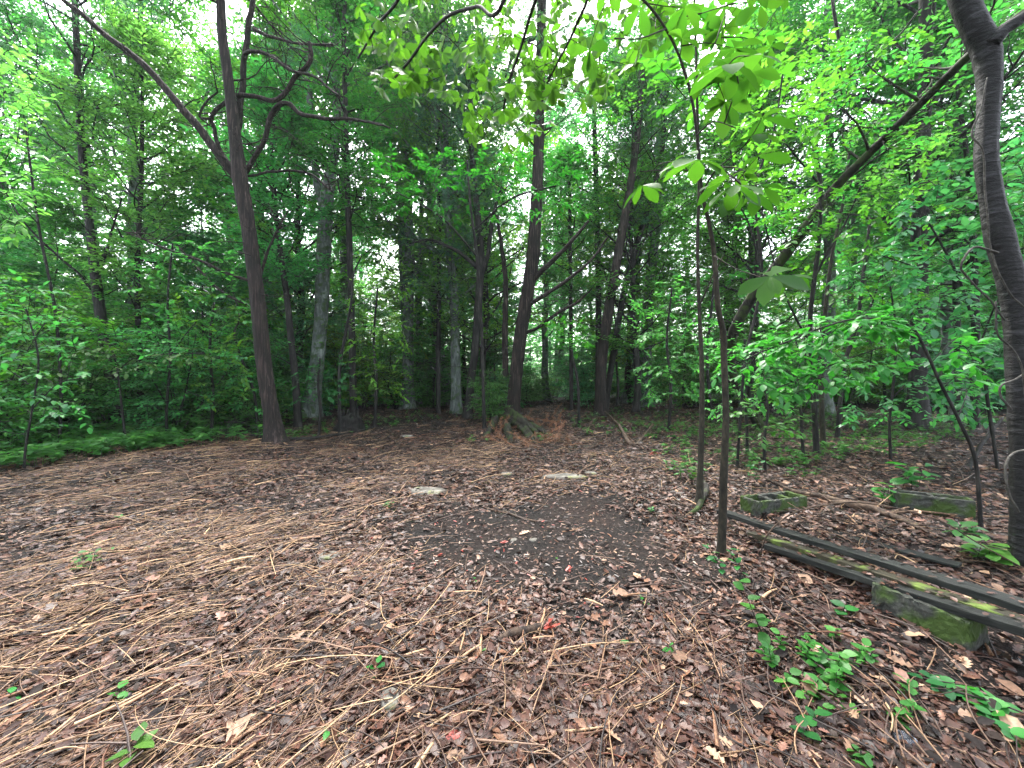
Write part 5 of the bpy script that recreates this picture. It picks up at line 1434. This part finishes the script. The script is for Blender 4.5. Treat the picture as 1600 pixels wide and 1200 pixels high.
sapling('sapling', 'leafy sapling right in front of the curved foot of the mossy leaning trunk', 8.2,
        [(1168, 704, 5), (1166, 650, 5), (1160, 590, 4), (1164, 530, 3)], [], [([(1090, 500), (1230, 520), (1235, 640), (1100, 650)], 90, 7.4, 9.2)], .105, T_OVATE, 'leaf_far', 229, flat=.15, per=8, tw=.4)
T_SHRED = [prism(3, .035, .06, .02), prism(4, .028, -.10, .06), prism(3, .05, .02, .04)]
scatter_stuff('wood_shreds', 'short splintered tan and reddish wood shreds over the litter', 'wood shreds',
              piece_mat('shreds', [(.05, .022, .015), (.13, .065, .038), (.24, .14, .08), (.36, .24, .14), (.12, .04, .025)], rough=.65, spec=.2), 9000, T_SHRED, (.04, .20),
              lambda x, y, d, r: (r.uniform(size=len(x)) < .12 + strawy(x, y) * .8) & (r.uniform(size=len(x)) > .93 * bare(x, y)) & edge_ok(x, y, 0), 409, lift=.05, jit=.5, az=AZ, sizegrow=.05, bias=2.0)
# leaves caught on the boards and blocks
rg = np.random.default_rng(77); mb = MB()
for _ in range(150):
    y = rg.uniform(1.9, 3.9); t = (y - 1.4) / 2.3; k = rg.integers(0, 4)
    x = [2.955 - .31 * (y - 1.5), 2.875 - .266 * (y - 1.45), 2.785 - .259 * (y - 1.40), 2.69 - .24 * (y - 1.38)][k] + rg.uniform(-.04, .04)
    z = [.335 - .075 * (y - 1.5), .355 - .082 * (y - 1.45), .342 - .114 * (y - 1.40), .350 - .137 * (y - 1.38)][k] + .012
    batch(mb, [[x, y, z]], [[rg.normal(), rg.normal(), 0]], [[rg.normal() * .15, rg.normal() * .15, 1]], rg.uniform(.02, .055), [T_CURL, T_TORN, T_LOBE][rg.integers(0, 3)])
for _ in range(60):
    u, v = rg.uniform(.05, .95), rg.uniform(.02, .17)
    x, y = 2.31 + .145 * u + v * .946, 2.55 - .425 * u + v * .32
    batch(mb, [[x, y, float(gz(2.31, 2.55)) + .162]], [[rg.normal(), rg.normal(), 0]], [[rg.normal() * .2, rg.normal() * .2, 1]], rg.uniform(.02, .05), T_CURL)
tag(mb.build('caught_leaves', M['litter']), 'brown leaf bits caught on top of the planks and near block', 'fallen leaves', None, 'stuff')

# damp air between the trees
hm = bpy.data.materials.new('haze'); hm.use_nodes = True
hn = hm.node_tree; hn.nodes.clear()
ho = hn.nodes.new('ShaderNodeOutputMaterial'); hv = hn.nodes.new('ShaderNodeVolumePrincipled')
hv.inputs['Density'].default_value = .0004
hv.inputs['Color'].default_value = (.82, .97, .94, 1); hv.inputs['Anisotropy'].default_value = .2
hn.links.new(hv.outputs[0], ho.inputs['Volume'])
bm = bmesh.new(); box_bm(bm, -125, 125, -12, 84, -1.5, 34)
me = bpy.data.meshes.new('haze'); bm.to_mesh(me); bm.free(); me.materials.append(hm)
hz = bpy.data.objects.new('haze', me); COL.objects.link(hz)
tag(hz, 'thin damp haze hanging in the air of the wood', None, None, 'stuff')
scene.cycles.volume_bounces = 1

scatter_stuff('tan_leaves', 'larger pale tan fallen leaves lying on top in the lower right and around the planks', 'fallen leaves',
              piece_mat('tan_leaves', [(.09, .048, .03), (.17, .10, .062), (.26, .165, .105), (.13, .06, .045)], rough=.55, spec=.25), 5200, [T_LOBE, T_TORN, T_CURL, T_LOBE], (.035, .11),
              lambda x, y, d, r: (r.uniform(size=len(x)) < .12 + .6 * np.clip((pxy(x, y)[0] - 850) / 500, 0, 1)) & (r.uniform(size=len(x)) > .9 * bare(x, y)), 407, lift=.045, jit=.5, sizegrow=.02, bias=1.6)
scatter_stuff('black_leaf_scraps', 'wet near-black leaf scraps in the lower middle of the clearing', 'fallen leaves',
              piece_mat('black_scraps', [(.006, .005, .005), (.012, .009, .008), (.022, .015, .012)], rough=.7, spec=.12), 16000, [T_CURL, T_TORN, T_CURL2], (.02, .07),
              lambda x, y, d, r: (r.uniform(size=len(x)) < np.clip(.25 + .9 * vnoise(x * 1.9, y * 1.9, 44, 3), 0, 1)) & (d < 6) & (bare(x, y) < .3), 408, lift=.05, jit=.5, sizegrow=.02, bias=1.6, d1=7)
